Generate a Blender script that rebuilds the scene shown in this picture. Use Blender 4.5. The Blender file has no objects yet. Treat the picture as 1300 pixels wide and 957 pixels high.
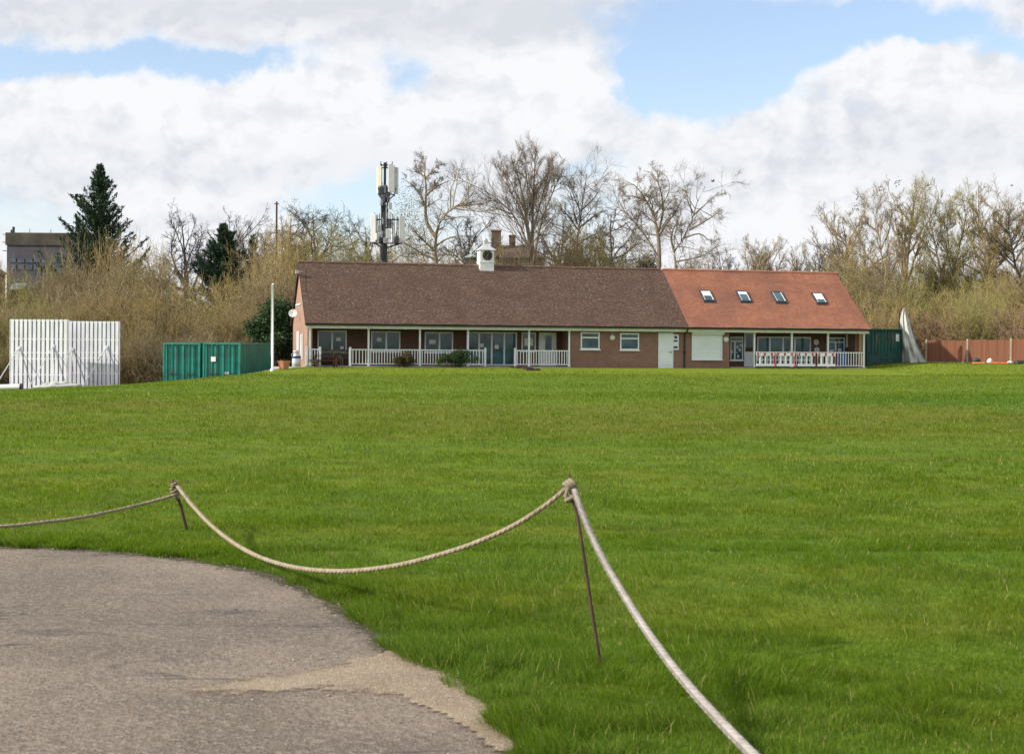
import bpy, math, random
import numpy as np
from mathutils import Vector, Matrix

SC = bpy.context.scene
COL = SC.collection
rad = math.radians
random.seed(7)

# ------------------------------------------------------------------ camera
F, CX, CY, ROLL, CZ = 1805.0, 650.0, 434.0, rad(0.45), 1.65
cam_d = bpy.data.cameras.new('camera'); cam = bpy.data.objects.new('camera', cam_d); COL.objects.link(cam)
cam.location = (0, 0, CZ); cam.rotation_euler = (rad(90), -ROLL, 0)
cam_d.sensor_width = 36; cam_d.lens = 36 * F / 1300; cam_d.shift_y = -(478.5 - CY) / 1300
cam_d.clip_start = 0.1; cam_d.clip_end = 6000
cam_d.dof.use_dof = True; cam_d.dof.focus_distance = 80; cam_d.dof.aperture_fstop = 8
SC.camera = cam
CR, SR = math.cos(ROLL), math.sin(ROLL)

def W(px, py, d):
    """point seen at photo pixel px, py at depth d"""
    dx, dy = px - CX, py - CY
    return Vector(((dx * CR + dy * SR) * d / F, d, CZ - (-dx * SR + dy * CR) * d / F))

# building frame
PHI = rad(14); BC, BS = math.cos(PHI), math.sin(PHI)
XL, YL, BZ = -12.39, 86.0, 0.12
def tp(px, v):
    k = (px - CX) / F
    return (k * (YL + v * BC) - XL + v * BS) / (BC - k * BS)
def zl(px, py, v):
    t = tp(px, v); d = YL + t * BS + v * BC
    return W(px, py, d).z - BZ
def B2W(t, v, z=0.0):
    return Vector((XL + t * BC - v * BS, YL + t * BS + v * BC, BZ + z))

# ------------------------------------------------------------------ terrain
def ss(a, b, x):
    t = np.clip((np.asarray(x, float) - a) / (b - a), 0, 1)
    return t * t * (3 - 2 * t)
KERB_Y = 84.8
def H(x, y):
    x = np.asarray(x, float); y = np.asarray(y, float)
    h = -0.2 * ss(15, 60, y)
    left = np.interp(x, [-60, -40, -30, -22.9, -18, -15.9, -14.5, -11], [-1.6, -1.45, -1.25, -.9, -.45, -.22, -.06, 0])
    h = h + left * ss(30, 84, y)
    t = (x - XL) * BC + (y - YL) * BS
    v = -(x - XL) * BS + (y - YL) * BC
    g = 0.04 + 0.36 * ss(37.5, 42, t)
    f = ss(-6.5, -1.2, v) * ss(-3.5, -0.5, t)
    h = h * (1 - f) + g * f
    h = h - 0.45 * ss(KERB_Y + .02, KERB_Y + .3, y) * ss(-12.6, -13.6, x)
    h = h + 2.6 * ss(108, 132, y)
    # faint undulation of the outfield
    h = h + 0.03 * ss(16, 30, y) * (np.sin(x * .31 + y * .05) * np.sin(y * .21 + 1.3) + .6 * np.sin(x * .13 - y * .4)) * (1 - f)
    return h
def Hs(x, y): return float(H(x, y))

# ------------------------------------------------------------------ object helpers
def tag(o, label=None, cat=None, group=None, kind=None):
    if label: o['label'] = label
    if cat: o['category'] = cat
    if group: o['group'] = group
    if kind: o['kind'] = kind
    return o
def thing(name, label, cat, loc=(0, 0, 0), rz=0.0, group=None):
    o = bpy.data.objects.new(name, None); COL.objects.link(o)
    o.location = loc; o.rotation_euler = (0, 0, rz); o.empty_display_size = .3
    return tag(o, label, cat, group)
def dup(root, loc, rz, label=None, scale=None, group=None):
    r = root.copy(); COL.objects.link(r); r.location = loc; r.rotation_euler = (0, 0, rz)
    if scale is not None: r.scale = scale
    if label: r['label'] = label
    if group: r['group'] = group
    for ch in list(root.children):
        c = ch.copy(); COL.objects.link(c); c.parent = r
        for g in ch.children:
            d = g.copy(); COL.objects.link(d); d.parent = c
    return r

def np_mesh(name, V, quads=None, tris=None, mat=None, parent=None, smooth=False, attrs=None, uv=True):
    V = np.asarray(V, np.float32).reshape(-1, 3)
    nq = 0 if quads is None else len(quads); nt = 0 if tris is None else len(tris)
    me = bpy.data.meshes.new(name)
    me.vertices.add(len(V)); me.vertices.foreach_set('co', V.ravel())
    idx = []; starts = []
    if nq: idx.append(np.asarray(quads, np.int32).ravel()); starts.append(np.arange(nq) * 4)
    if nt: idx.append(np.asarray(tris, np.int32).ravel()); starts.append(nq * 4 + np.arange(nt) * 3)
    idx = np.concatenate(idx); starts = np.concatenate(starts).astype(np.int32)
    me.loops.add(len(idx)); me.loops.foreach_set('vertex_index', idx)
    me.polygons.add(nq + nt); me.polygons.foreach_set('loop_start', starts)
    if smooth: me.polygons.foreach_set('use_smooth', np.ones(nq + nt, bool))
    me.update(calc_edges=True)
    for k, a in (attrs or {}).items():
        at = me.attributes.new(k, 'FLOAT', 'POINT'); at.data.foreach_set('value', np.asarray(a, np.float32))
    if mat: me.materials.append(mat)
    o = bpy.data.objects.new(name, me); COL.objects.link(o)
    if parent: o.parent = parent
    return o

class MB:
    def __init__(s): s.v = []; s.f = []
    def face(s, pts):
        b = len(s.v); s.v += [tuple(p) for p in pts]; s.f.append(tuple(range(b, b + len(pts)))); return s
    def solid(s, pts8):
        b = len(s.v); s.v += [tuple(p) for p in pts8]
        for q in ((0, 3, 2, 1), (4, 5, 6, 7), (0, 1, 5, 4), (1, 2, 6, 5), (2, 3, 7, 6), (3, 0, 4, 7)):
            s.f.append(tuple(b + i for i in q))
        return s
    def box(s, x0, x1, y0, y1, z0, z1):
        return s.solid([(x0, y0, z0), (x1, y0, z0), (x1, y1, z0), (x0, y1, z0), (x0, y0, z1), (x1, y0, z1), (x1, y1, z1), (x0, y1, z1)])
    def bar(s, a, b, w, h=None, up=(0, 0, 1)):
        h = h or w; a = Vector(a); b = Vector(b); d = (b - a).normalized(); u = Vector(up)
        if abs(d.dot(u)) > .98: u = Vector((0, 1, 0))
        x = d.cross(u).normalized() * w / 2; y = x.cross(d).normalized() * h / 2
        return s.solid([a - x - y, a + x - y, a + x + y, a - x + y, b - x - y, b + x - y, b + x + y, b - x + y])
    def prism(s, poly, axis, a0, a1):
        """poly: 2D points; extruded along axis ('x','y','z') from a0 to a1"""
        n = len(poly); b = len(s.v)
        def p(q, a): return (a, q[0], q[1]) if axis == 'x' else ((q[0], a, q[1]) if axis == 'y' else (q[0], q[1], a))
        s.v += [p(q, a0) for q in poly] + [p(q, a1) for q in poly]
        s.f.append(tuple(b + i for i in range(n))[::-1]); s.f.append(tuple(b + n + i for i in range(n)))
        for i in range(n):
            j = (i + 1) % n; s.f.append((b + i, b + j, b + n + j, b + n + i))
        return s
    def tube(s, pts, r, n=8, cap=True):
        pts = [Vector(p) for p in pts]; m = len(pts)
        rs = r if isinstance(r, (list, tuple)) else [r] * m
        b = len(s.v); prev = None
        for i, p in enumerate(pts):
            d = (pts[min(i + 1, m - 1)] - pts[max(i - 1, 0)]).normalized()
            if prev is None:
                u = Vector((0, 0, 1)) if abs(d.z) < .95 else Vector((1, 0, 0))
                x = d.cross(u).normalized()
            else:
                x = (prev - d * prev.dot(d)).normalized()
            prev = x; y = d.cross(x)
            for k in range(n):
                a = 2 * math.pi * k / n
                s.v.append(tuple(p + (x * math.cos(a) + y * math.sin(a)) * rs[i]))
        for i in range(m - 1):
            for k in range(n):
                k2 = (k + 1) % n
                s.f.append((b + i * n + k, b + i * n + k2, b + (i + 1) * n + k2, b + (i + 1) * n + k))
        if cap:
            s.f.append(tuple(b + k for k in range(n))[::-1]); s.f.append(tuple(b + (m - 1) * n + k for k in range(n)))
        return s
    def lathe(s, prof, n=20, c=(0, 0, 0)):
        return s.tube([(c[0], c[1], c[2] + z) for r, z in prof], [max(r, .001) for r, z in prof], n) if False else s._lathe(prof, n, c)
    def _lathe(s, prof, n, c):
        b = len(s.v); m = len(prof)
        for r, z in prof:
            for k in range(n):
                a = 2 * math.pi * k / n; s.v.append((c[0] + r * math.cos(a), c[1] + r * math.sin(a), c[2] + z))
        for i in range(m - 1):
            for k in range(n):
                k2 = (k + 1) % n; s.f.append((b + i * n + k, b + i * n + k2, b + (i + 1) * n + k2, b + (i + 1) * n + k))
        s.f.append(tuple(b + k for k in range(n))[::-1]); s.f.append(tuple(b + (m - 1) * n + k for k in range(n)))
        return s
    def disc_y(s, x, y0, y1, z, r, n=24):
        return s.prism([(x + r * math.cos(2 * math.pi * k / n), z + r * math.sin(2 * math.pi * k / n)) for k in range(n)], 'y', y0, y1)
    def build(s, name, mat, parent=None, smooth=False, bevel=0.0):
        me = bpy.data.meshes.new(name); me.from_pydata(s.v, [], s.f); me.update()
        nl = len(me.loops); co = np.empty(len(s.v) * 3, np.float32); me.vertices.foreach_get('co', co); co = co.reshape(-1, 3)
        vi = np.empty(nl, np.int32); me.loops.foreach_get('vertex_index', vi)
        nn = np.empty(len(me.polygons) * 3, np.float32); me.polygons.foreach_get('normal', nn); nn = np.abs(nn.reshape(-1, 3))
        lt = np.empty(len(me.polygons), np.int32); me.polygons.foreach_get('loop_total', lt)
        n = np.repeat(nn, lt, axis=0); p = co[vi]
        top = (n[:, 2] >= n[:, 0]) & (n[:, 2] >= n[:, 1]); sx = (~top) & (n[:, 0] > n[:, 1])
        u = np.where(sx, p[:, 1], p[:, 0]); v = np.where(top, p[:, 1], p[:, 2])
        uv = me.uv_layers.new(name='UVMap'); uv.data.foreach_set('uv', np.stack([u, v], 1).astype(np.float32).ravel())
        if smooth:
            me.polygons.foreach_set('use_smooth', np.ones(len(me.polygons), bool))
        me.materials.append(mat)
        o = bpy.data.objects.new(name, me); COL.objects.link(o)
        if parent: o.parent = parent
        if bevel:
            m = o.modifiers.new('edge', 'BEVEL'); m.width = bevel; m.segments = 2; m.limit_method = 'ANGLE'
        return o

# ------------------------------------------------------------------ materials
class NT:
    def __init__(s, tree): s.t = tree; s.n = tree.nodes; s.l = tree.links
    def node(s, typ, **kw):
        n = s.n.new(typ)
        for k, v in kw.items(): setattr(n, k, v)
        return n
    def put(s, sock, v):
        if isinstance(v, bpy.types.NodeSocket): s.l.new(v, sock)
        elif v is not None:
            if hasattr(sock.default_value, '__len__') and not hasattr(v, '__len__'):
                v = (v,) * len(sock.default_value)
            if hasattr(v, '__len__') and len(sock.default_value) == 4 and len(v) == 3: v = (*v, 1)
            sock.default_value = v
    def math(s, op, a, b=None, c=None, clamp=False):
        n = s.node('ShaderNodeMath', operation=op); n.use_clamp = clamp
        s.put(n.inputs[0], a)
        if b is not None: s.put(n.inputs[1], b)
        if c is not None: s.put(n.inputs[2], c)
        return n.outputs[0]
    def mix(s, f, a, b, mode='MIX'):
        n = s.node('ShaderNodeMix', data_type='RGBA', blend_type=mode)
        s.put(n.inputs[0], f); s.put(n.inputs[6], a); s.put(n.inputs[7], b); return n.outputs[2]
    def noise(s, vec, scale, detail=4, rough=.55, dist=0.0):
        n = s.node('ShaderNodeTexNoise'); s.put(n.inputs['Vector'], vec)
        n.inputs['Scale'].default_value = scale; n.inputs['Detail'].default_value = detail
        n.inputs['Roughness'].default_value = rough; n.inputs['Distortion'].default_value = dist
        return n.outputs['Fac']
    def ramp(s, f, a, b):  # linear step clamped
        n = s.node('ShaderNodeMapRange'); s.put(n.inputs[0], f); n.inputs[1].default_value = a; n.inputs[2].default_value = b
        n.clamp = True; n.interpolation_type = 'SMOOTHSTEP'; return n.outputs[0]
    def mapping(s, vec, scale=(1, 1, 1), loc=(0, 0, 0), rot=(0, 0, 0)):
        n = s.node('ShaderNodeMapping'); s.put(n.inputs[0], vec); n.inputs[1].default_value = loc
        n.inputs[2].default_value = rot; n.inputs[3].default_value = scale; return n.outputs[0]
    def coord(s, which='Object'): return s.node('ShaderNodeTexCoord').outputs[which]
    def bump(s, h, strength, dist=.01):
        n = s.node('ShaderNodeBump'); s.put(n.inputs['Height'], h); n.inputs['Strength'].default_value = strength
        n.inputs['Distance'].default_value = dist; return n.outputs[0]

def newmat(name):
    m = bpy.data.materials.new(name); m.use_nodes = True; t = NT(m.node_tree)
    b = m.node_tree.nodes['Principled BSDF']; return m, t, b

def mk(name, col, rough=.7, var=.2, scale=3.0, col2=None, bump=0.0, bscale=40, metal=0.0, spec=.4, grime=0.0):
    m, t, b = newmat(name); c = t.coord()
    f = t.ramp(t.noise(c, scale, 5, .6), .3, .7)
    c2 = col2 or tuple(x * (1 - var) for x in col); c1 = tuple(min(1, x * (1 + var * .5)) for x in col)
    out = t.mix(f, c1, c2)
    if grime:
        g = t.ramp(t.noise(t.mapping(c, (1, 1, .25)), scale * 2.3, 6, .65), .5, .75)
        out = t.mix(t.math('MULTIPLY', g, grime), out, (.12, .1, .07))
    t.put(b.inputs['Base Color'], out); b.inputs['Roughness'].default_value = rough
    b.inputs['Metallic'].default_value = metal; b.inputs['Specular IOR Level'].default_value = spec
    if bump: t.put(b.inputs['Normal'], t.bump(t.noise(c, bscale, 4), bump))
    return m

def brick_mat(name, c1, c2, mortar):
    m, t, b = newmat(name); uv = t.coord('UV')
    n = t.node('ShaderNodeTexBrick'); t.put(n.inputs['Vector'], uv)
    t.put(n.inputs['Color1'], c1); t.put(n.inputs['Color2'], c2); t.put(n.inputs['Mortar'], mortar)
    n.inputs['Scale'].default_value = 1; n.inputs['Brick Width'].default_value = .225; n.inputs['Row Height'].default_value = .075
    n.inputs['Mortar Size'].default_value = .006; n.inputs['Bias'].default_value = -.1
    f = t.ramp(t.noise(t.coord(), .7, 5, .6), .3, .75)
    col = t.mix(t.math('MULTIPLY', f, .45), n.outputs['Color'], tuple(x * .55 for x in c1))
    fine = t.noise(t.mapping(uv, (4.4, 13.3, 1)), 1.0, 2)
    col = t.mix(t.ramp(fine, .35, .75), col, tuple(min(1, x * 1.35) for x in c2), 'MIX') if False else t.mix(t.math('MULTIPLY', t.ramp(fine, .45, .8), .35), col, tuple(min(1, x * 1.4) for x in c2))
    t.put(b.inputs['Base Color'], col); b.inputs['Roughness'].default_value = .9; b.inputs['Specular IOR Level'].default_value = .2
    t.put(b.inputs['Normal'], t.bump(t.math('SUBTRACT', 1.0, n.outputs['Fac']), .5, .006))
    return m

def tile_mat(name, cols, lichen=(.36, .31, .255), amount=.5, stain=.3):
    m, t, b = newmat(name); uv = t.coord('UV')
    n = t.node('ShaderNodeTexBrick'); t.put(n.inputs['Vector'], uv)
    t.put(n.inputs['Color1'], cols[0]); t.put(n.inputs['Color2'], cols[1]); t.put(n.inputs['Mortar'], tuple(x * .35 for x in cols[0]))
    n.inputs['Scale'].default_value = 1; n.inputs['Brick Width'].default_value = .17; n.inputs['Row Height'].default_value = .0955
    n.inputs['Mortar Size'].default_value = .004; n.inputs['Bias'].default_value = 0
    v = t.node('ShaderNodeTexVoronoi'); t.put(v.inputs['Vector'], t.mapping(uv, (5.9, 10.5, 1))); v.inputs['Scale'].default_value = 1
    sep = t.node('ShaderNodeSeparateColor'); t.put(sep.inputs[0], v.outputs['Color'])
    col = t.mix(t.math('MULTIPLY', sep.outputs[0], .75), n.outputs['Color'], cols[2])
    big = t.ramp(t.noise(uv, .45, 5, .6), .35, .7)
    col = t.mix(t.math('MULTIPLY', big, stain), col, cols[3])
    sp = t.ramp(t.noise(uv, 7.0, 3, .8), .54, .66)
    gate = t.ramp(t.noise(uv, .8, 3), .25, .6)
    col = t.mix(t.math('MULTIPLY', t.math('MULTIPLY', sp, gate), amount), col, lichen)
    t.put(b.inputs['Base Color'], col); b.inputs['Roughness'].default_value = .85; b.inputs['Specular IOR Level'].default_value = .25
    t.put(b.inputs['Normal'], t.bump(t.math('ADD', sep.outputs[1], t.math('MULTIPLY', n.outputs['Fac'], -1.0)), .55, .012))
    return m

def lawn_colour(t, pos):
    """turf colour over the field (mown and worn areas), bank sunlight painted in"""
    big = t.ramp(t.noise(t.mapping(pos, (.05, .13, .05)), 1.0, 5, .6), .32, .68)
    streak = t.ramp(t.noise(t.mapping(pos, (.12, .75, .1), rot=(0, 0, .06)), 1.0, 5, .65), .35, .7)
    patch = t.ramp(t.noise(pos, .9, 5, .65), .38, .7)
    col = t.mix(big, (.140, .224, .007), (.090, .194, .006))
    col = t.mix(t.math('MULTIPLY', streak, .75), col, (.195, .200, .014))
    col = t.mix(t.math('MULTIPLY', patch, .62), col, (.052, .108, .007))
    sp = t.node('ShaderNodeSeparateXYZ'); t.put(sp.inputs[0], pos)
    x, y = sp.outputs[0], sp.outputs[1]
    # the darker, closer mown cricket square, its edge running slightly askew
    yy = t.math('ADD', y, t.math('MULTIPLY', x, -.28))
    m = t.math('MULTIPLY', t.ramp(yy, 37.5, 38.5), t.math('SUBTRACT', 1.0, t.ramp(yy, 48, 50.5)))
    m = t.math('MULTIPLY', m, t.ramp(x, 4.0, 12.0))
    col = t.mix(t.math('MULTIPLY', m, .75), col, (.058, .160, .010))
    # backlit glow of the bank painted as brighter yellow green, browner worn belt mid field
    worn = t.math('MULTIPLY', t.ramp(y, 22, 30), t.math('SUBTRACT', 1.0, t.ramp(y, 36, 46)))
    col = t.mix(t.math('MULTIPLY', t.math('MULTIPLY', worn, t.ramp(t.noise(t.mapping(pos, (.08, .35, 1)), 1.0, 5), .35, .6)), .75), col, (.175, .140, .024))
    bank = t.ramp(y, 74, 82)
    col = t.mix(t.math('MULTIPLY', bank, .7), col, (.190, .240, .014))
    return col

def lawn_mat():
    m, t, b = newmat('lawn turf'); pos = t.coord()
    col = lawn_colour(t, pos)
    fine = t.ramp(t.noise(t.mapping(pos, (7, 3.5, 7)), 1.0, 6, .7), .3, .75)
    col = t.mix(t.math('MULTIPLY', fine, .55), col, (.055, .090, .010))
    tiny = t.ramp(t.noise(pos, 30, 4, .7), .4, .75)
    col = t.mix(t.math('MULTIPLY', tiny, .25), col, (.22, .25, .035))
    # leaf litter under the trees behind
    sp = t.node('ShaderNodeSeparateXYZ'); t.put(sp.inputs[0], pos)
    wood = t.ramp(t.math('ADD', sp.outputs[1], t.math('MULTIPLY', t.noise(pos, .3, 3), 6.0)), 104, 110)
    left = t.math('MULTIPLY', t.ramp(sp.outputs[1], 85.0, 85.4), t.math('SUBTRACT', 1.0, t.ramp(sp.outputs[0], -14.2, -13.4)))
    wood = t.math('MAXIMUM', wood, left)
    litter = t.mix(t.ramp(t.noise(pos, 2.2, 6, .7), .35, .7), (.10, .075, .045), (.17, .14, .075))
    col = t.mix(wood, col, litter)
    t.put(b.inputs['Base Color'], col); b.inputs['Roughness'].default_value = .9; b.inputs['Specular IOR Level'].default_value = .15
    hgt = t.math('ADD', t.noise(t.mapping(pos, (16, 9, 16)), 1.0, 6, .75), t.math('MULTIPLY', t.noise(pos, 1.6, 4), 2.0))
    t.put(b.inputs['Normal'], t.bump(hgt, .8, .06))
    return m

def blade_mat():
    m, t, b = newmat('grass blades'); pos = t.coord()
    col = lawn_colour(t, pos)
    a = t.node('ShaderNodeAttribute', attribute_name='rnd').outputs['Fac']
    e = t.node('ShaderNodeAttribute', attribute_name='lush').outputs['Fac']
    col = t.mix(t.math('MULTIPLY', e, .6), col, (.062, .168, .008))
    col = t.mix(t.ramp(a, .1, 1.0), t.mix(.55, col, (.030, .070, .006)), t.mix(.40, col, (.25, .30, .030)))
    col = t.mix(t.ramp(a, .955, .965), col, (.42, .36, .14))
    t.put(b.inputs['Base Color'], col); b.inputs['Roughness'].default_value = .65; b.inputs['Specular IOR Level'].default_value = .16
    tr = t.node('ShaderNodeBsdfTranslucent'); t.put(tr.inputs[0], t.mix(.5, col, (.20, .36, .006)))
    mx = t.node('ShaderNodeMixShader'); mx.inputs[0].default_value = .42
    t.l.new(b.outputs[0], mx.inputs[1]); t.l.new(tr.outputs[0], mx.inputs[2])
    t.l.new(mx.outputs[0], m.node_tree.nodes['Material Output'].inputs[0])
    return m

POTS = [(-1.66, 8.6, .26, .13, .9), (-2.62, 7.95, .20, .08, .8), (-1.22, 8.2, .5, .06, .6), (-1.95, 8.2, .75, .05, .5), (-1.0, 8.75, .55, .05, .45), (-2.3, 9.15, .8, .06, .35)]
def asphalt_mat():
    m, t, b = newmat('worn tarmac with chippings'); pos = t.coord()
    v = t.node('ShaderNodeTexVoronoi'); t.put(v.inputs['Vector'], pos); v.inputs['Scale'].default_value = 66
    s = t.node('ShaderNodeSeparateColor'); t.put(s.inputs[0], v.outputs['Color'])
    big = t.ramp(t.noise(pos, .55, 5, .6), .35, .68)
    col = t.mix(big, (.125, .099, .078), (.225, .178, .137))
    col = t.mix(t.math('MULTIPLY', t.ramp(s.outputs[0], .45, 1.0), .5), col, (.34, .295, .245))
    col = t.mix(t.math('MULTIPLY', t.ramp(s.outputs[1], .58, 1.0), .6), col, (.060, .052, .047))
    med = t.ramp(t.noise(t.mapping(pos, (2.0, 5.5, 1)), 1.0, 6, .7), .48, .75)
    col = t.mix(t.math('MULTIPLY', med, .5), col, (.14, .115, .10))
    for (hx_, hy_, rx, ry, ro) in POTS:      # broken patches where the surface has lifted
        p2 = t.node('ShaderNodeSeparateXYZ'); t.put(p2.inputs[0], t.mapping(pos, (1 / rx, 1 / ry, 1), (-hx_ / rx, -hy_ / ry, 0)))
        r2 = t.math('ADD', t.math('MULTIPLY', p2.outputs[0], p2.outputs[0]), t.math('MULTIPLY', p2.outputs[1], p2.outputs[1]))
        mk_ = t.ramp(t.math('SUBTRACT', t.math('ADD', 1.0, t.math('MULTIPLY', t.math('SUBTRACT', t.noise(pos, 11, 5, .75), .5), 3.2)), r2), .15, .75)
        col = t.mix(t.math('MULTIPLY', mk_, ro), col, t.mix(t.ramp(s.outputs[2], .3, .8), (.055, .048, .045), (.16, .135, .12)))
    # frost damage: broken seams running across the lane
    seam = t.math('ABSOLUTE', t.math('SUBTRACT', t.noise(t.mapping(pos, (.35, 1.3, 1), loc=(0, .6, 0)), 1.0, 5, .62), .5))
    seam = t.math('MULTIPLY', t.math('SUBTRACT', 1.0, t.ramp(seam, .003, .022)), t.ramp(t.noise(pos, .8, 4), .5, .6))
    col = t.mix(t.math('MULTIPLY', seam, .75), col, (.055, .048, .045))
    chip = t.ramp(t.noise(pos, 18, 3, .8), .70, .78)
    col = t.mix(t.math('MULTIPLY', chip, .5), col, (.42, .37, .28))
    t.put(b.inputs['Base Color'], col); b.inputs['Roughness'].default_value = .85; b.inputs['Specular IOR Level'].default_value = .3
    hgt = t.math('ADD', t.math('MULTIPLY', v.outputs['Distance'], .7), t.math('ADD', t.math('MULTIPLY', t.noise(pos, 9, 6, .7), 1.6), t.math('MULTIPLY', seam, -1.6)))
    t.put(b.inputs['Normal'], t.bump(hgt, .55, .012))
    return m

def sand_mat():
    m, t, b = newmat('sandy grit'); pos = t.coord('Object')
    big = t.ramp(t.noise(pos, 1.5, 5, .65), .35, .7)
    col = t.mix(big, (.215, .158, .102), (.285, .220, .150))
    v = t.node('ShaderNodeTexVoronoi'); t.put(v.inputs['Vector'], pos); v.inputs['Scale'].default_value = 120
    s = t.node('ShaderNodeSeparateColor'); t.put(s.inputs[0], v.outputs['Color'])
    col = t.mix(t.math('MULTIPLY', t.ramp(s.outputs[0], .7, 1.0), .7), col, (.14, .11, .09))
    col = t.mix(t.math('MULTIPLY', t.ramp(s.outputs[1], .75, 1.0), .5), col, (.55, .50, .42))
    t.put(b.inputs['Base Color'], col); b.inputs['Roughness'].default_value = .95
    t.put(b.inputs['Normal'], t.bump(t.math('ADD', t.noise(pos, 14, 8, .75), t.math('MULTIPLY', v.outputs['Distance'], .4)), .6, .012))
    e = t.node('ShaderNodeAttribute', attribute_name='edge').outputs['Fac']     # the grit thins out to bare tarmac at its rim
    k = t.math('ADD', t.math('MULTIPLY', e, 11.0), t.math('MULTIPLY', t.math('SUBTRACT', t.noise(pos, 7, 9, .85), .55), 6.0))
    tr = t.node('ShaderNodeBsdfTransparent'); mx = t.node('ShaderNodeMixShader'); t.put(mx.inputs[0], t.ramp(k, -.5, 1.0))
    t.l.new(tr.outputs[0], mx.inputs[1]); t.l.new(b.outputs[0], mx.inputs[2]); t.l.new(mx.outputs[0], m.node_tree.nodes['Material Output'].inputs[0])
    return m

def verge_mat():
    m, t, b = newmat('soil and moss'); pos = t.coord()
    col = t.mix(t.ramp(t.noise(pos, 6, 6, .7), .35, .65), (.055, .042, .030), (.075, .080, .022)); col = t.mix(t.math('MULTIPLY', t.ramp(t.noise(pos, 40, 3), .6, .7), .6), col, (.26, .22, .13))
    t.put(b.inputs['Base Color'], col); b.inputs['Roughness'].default_value = .95
    t.put(b.inputs['Normal'], t.bump(t.noise(pos, 30, 6, .75), .8, .02))
    e = t.node('ShaderNodeAttribute', attribute_name='edge').outputs['Fac']; k = t.math('ADD', t.math('MULTIPLY', e, 1.6), t.math('MULTIPLY', t.math('SUBTRACT', t.noise(pos, 8, 9, .85), .62), 4.0))
    tr = t.node('ShaderNodeBsdfTransparent'); mx = t.node('ShaderNodeMixShader'); t.put(mx.inputs[0], t.ramp(k, .1, .9))
    t.l.new(tr.outputs[0], mx.inputs[1]); t.l.new(b.outputs[0], mx.inputs[2]); t.l.new(mx.outputs[0], m.node_tree.nodes['Material Output'].inputs[0]); return m

def bark_mat(name, c1, c2, per_obj=.25, rough=.9):
    m, t, b = newmat(name); pos = t.coord()
    f = t.ramp(t.noise(pos, 1.2, 5, .7), .3, .7)
    r = t.node('ShaderNodeObjectInfo').outputs['Random']
    col = t.mix(f, c1, c2)
    col = t.mix(t.math('MULTIPLY', r, per_obj), col, tuple(x * .45 for x in c2))
    t.put(b.inputs['Base Color'], col); b.inputs['Roughness'].default_value = rough; b.inputs['Specular IOR Level'].default_value = .2
    return m

def leaf_mat(name, c1, c2, trans=.25, rough=.5):
    m, t, b = newmat(name); pos = t.coord()
    a = t.node('ShaderNodeAttribute', attribute_name='rnd').outputs['Fac']
    f = t.ramp(t.noise(pos, 1.3, 4, .6), .3, .7)
    col = t.mix(f, c1, c2)
    col = t.mix(t.math('MULTIPLY', a, .6), col, tuple(min(1, x * 1.9) for x in c1))
    t.put(b.inputs['Base Color'], col); b.inputs['Roughness'].default_value = rough; b.inputs['Specular IOR Level'].default_value = .3
    tr = t.node('ShaderNodeBsdfTranslucent'); t.put(tr.inputs[0], col)
    mx = t.node('ShaderNodeMixShader'); mx.inputs[0].default_value = trans
    t.l.new(b.outputs[0], mx.inputs[1]); t.l.new(tr.outputs[0], mx.inputs[2])
    t.l.new(mx.outputs[0], m.node_tree.nodes['Material Output'].inputs[0])
    return m

def glass_mat(name, tint, sharp=.06):
    m, t, b = newmat(name); pos = t.coord()
    f = t.ramp(t.noise(pos, 1.1, 4, .6), .35, .7)   # things standing about in the room behind the pane
    t.put(b.inputs['Base Color'], t.mix(f, tint, tuple(x * .35 for x in tint)))
    b.inputs['Roughness'].default_value = sharp; b.inputs['IOR'].default_value = 1.55; b.inputs['Specular IOR Level'].default_value = .5
    t.put(b.inputs['Normal'], t.bump(t.noise(pos, .8, 2), .05, .02))
    return m

def fence_mat():
    m, t, b = newmat('red brown fence boards'); pos = t.coord()
    f = t.ramp(t.noise(t.mapping(pos, (9, 1, .25)), 1.0, 3, .6), .3, .7); g = t.ramp(t.noise(t.mapping(pos, (40, 4, 1.2)), 1.0, 4, .65), .3, .75)
    col = t.mix(f, (.275, .120, .070), (.190, .082, .050)); col = t.mix(t.math('MULTIPLY', g, .4), col, (.14, .060, .040))
    t.put(b.inputs['Base Color'], col); b.inputs['Roughness'].default_value = .85; b.inputs['Specular IOR Level'].default_value = .2; return m

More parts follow.
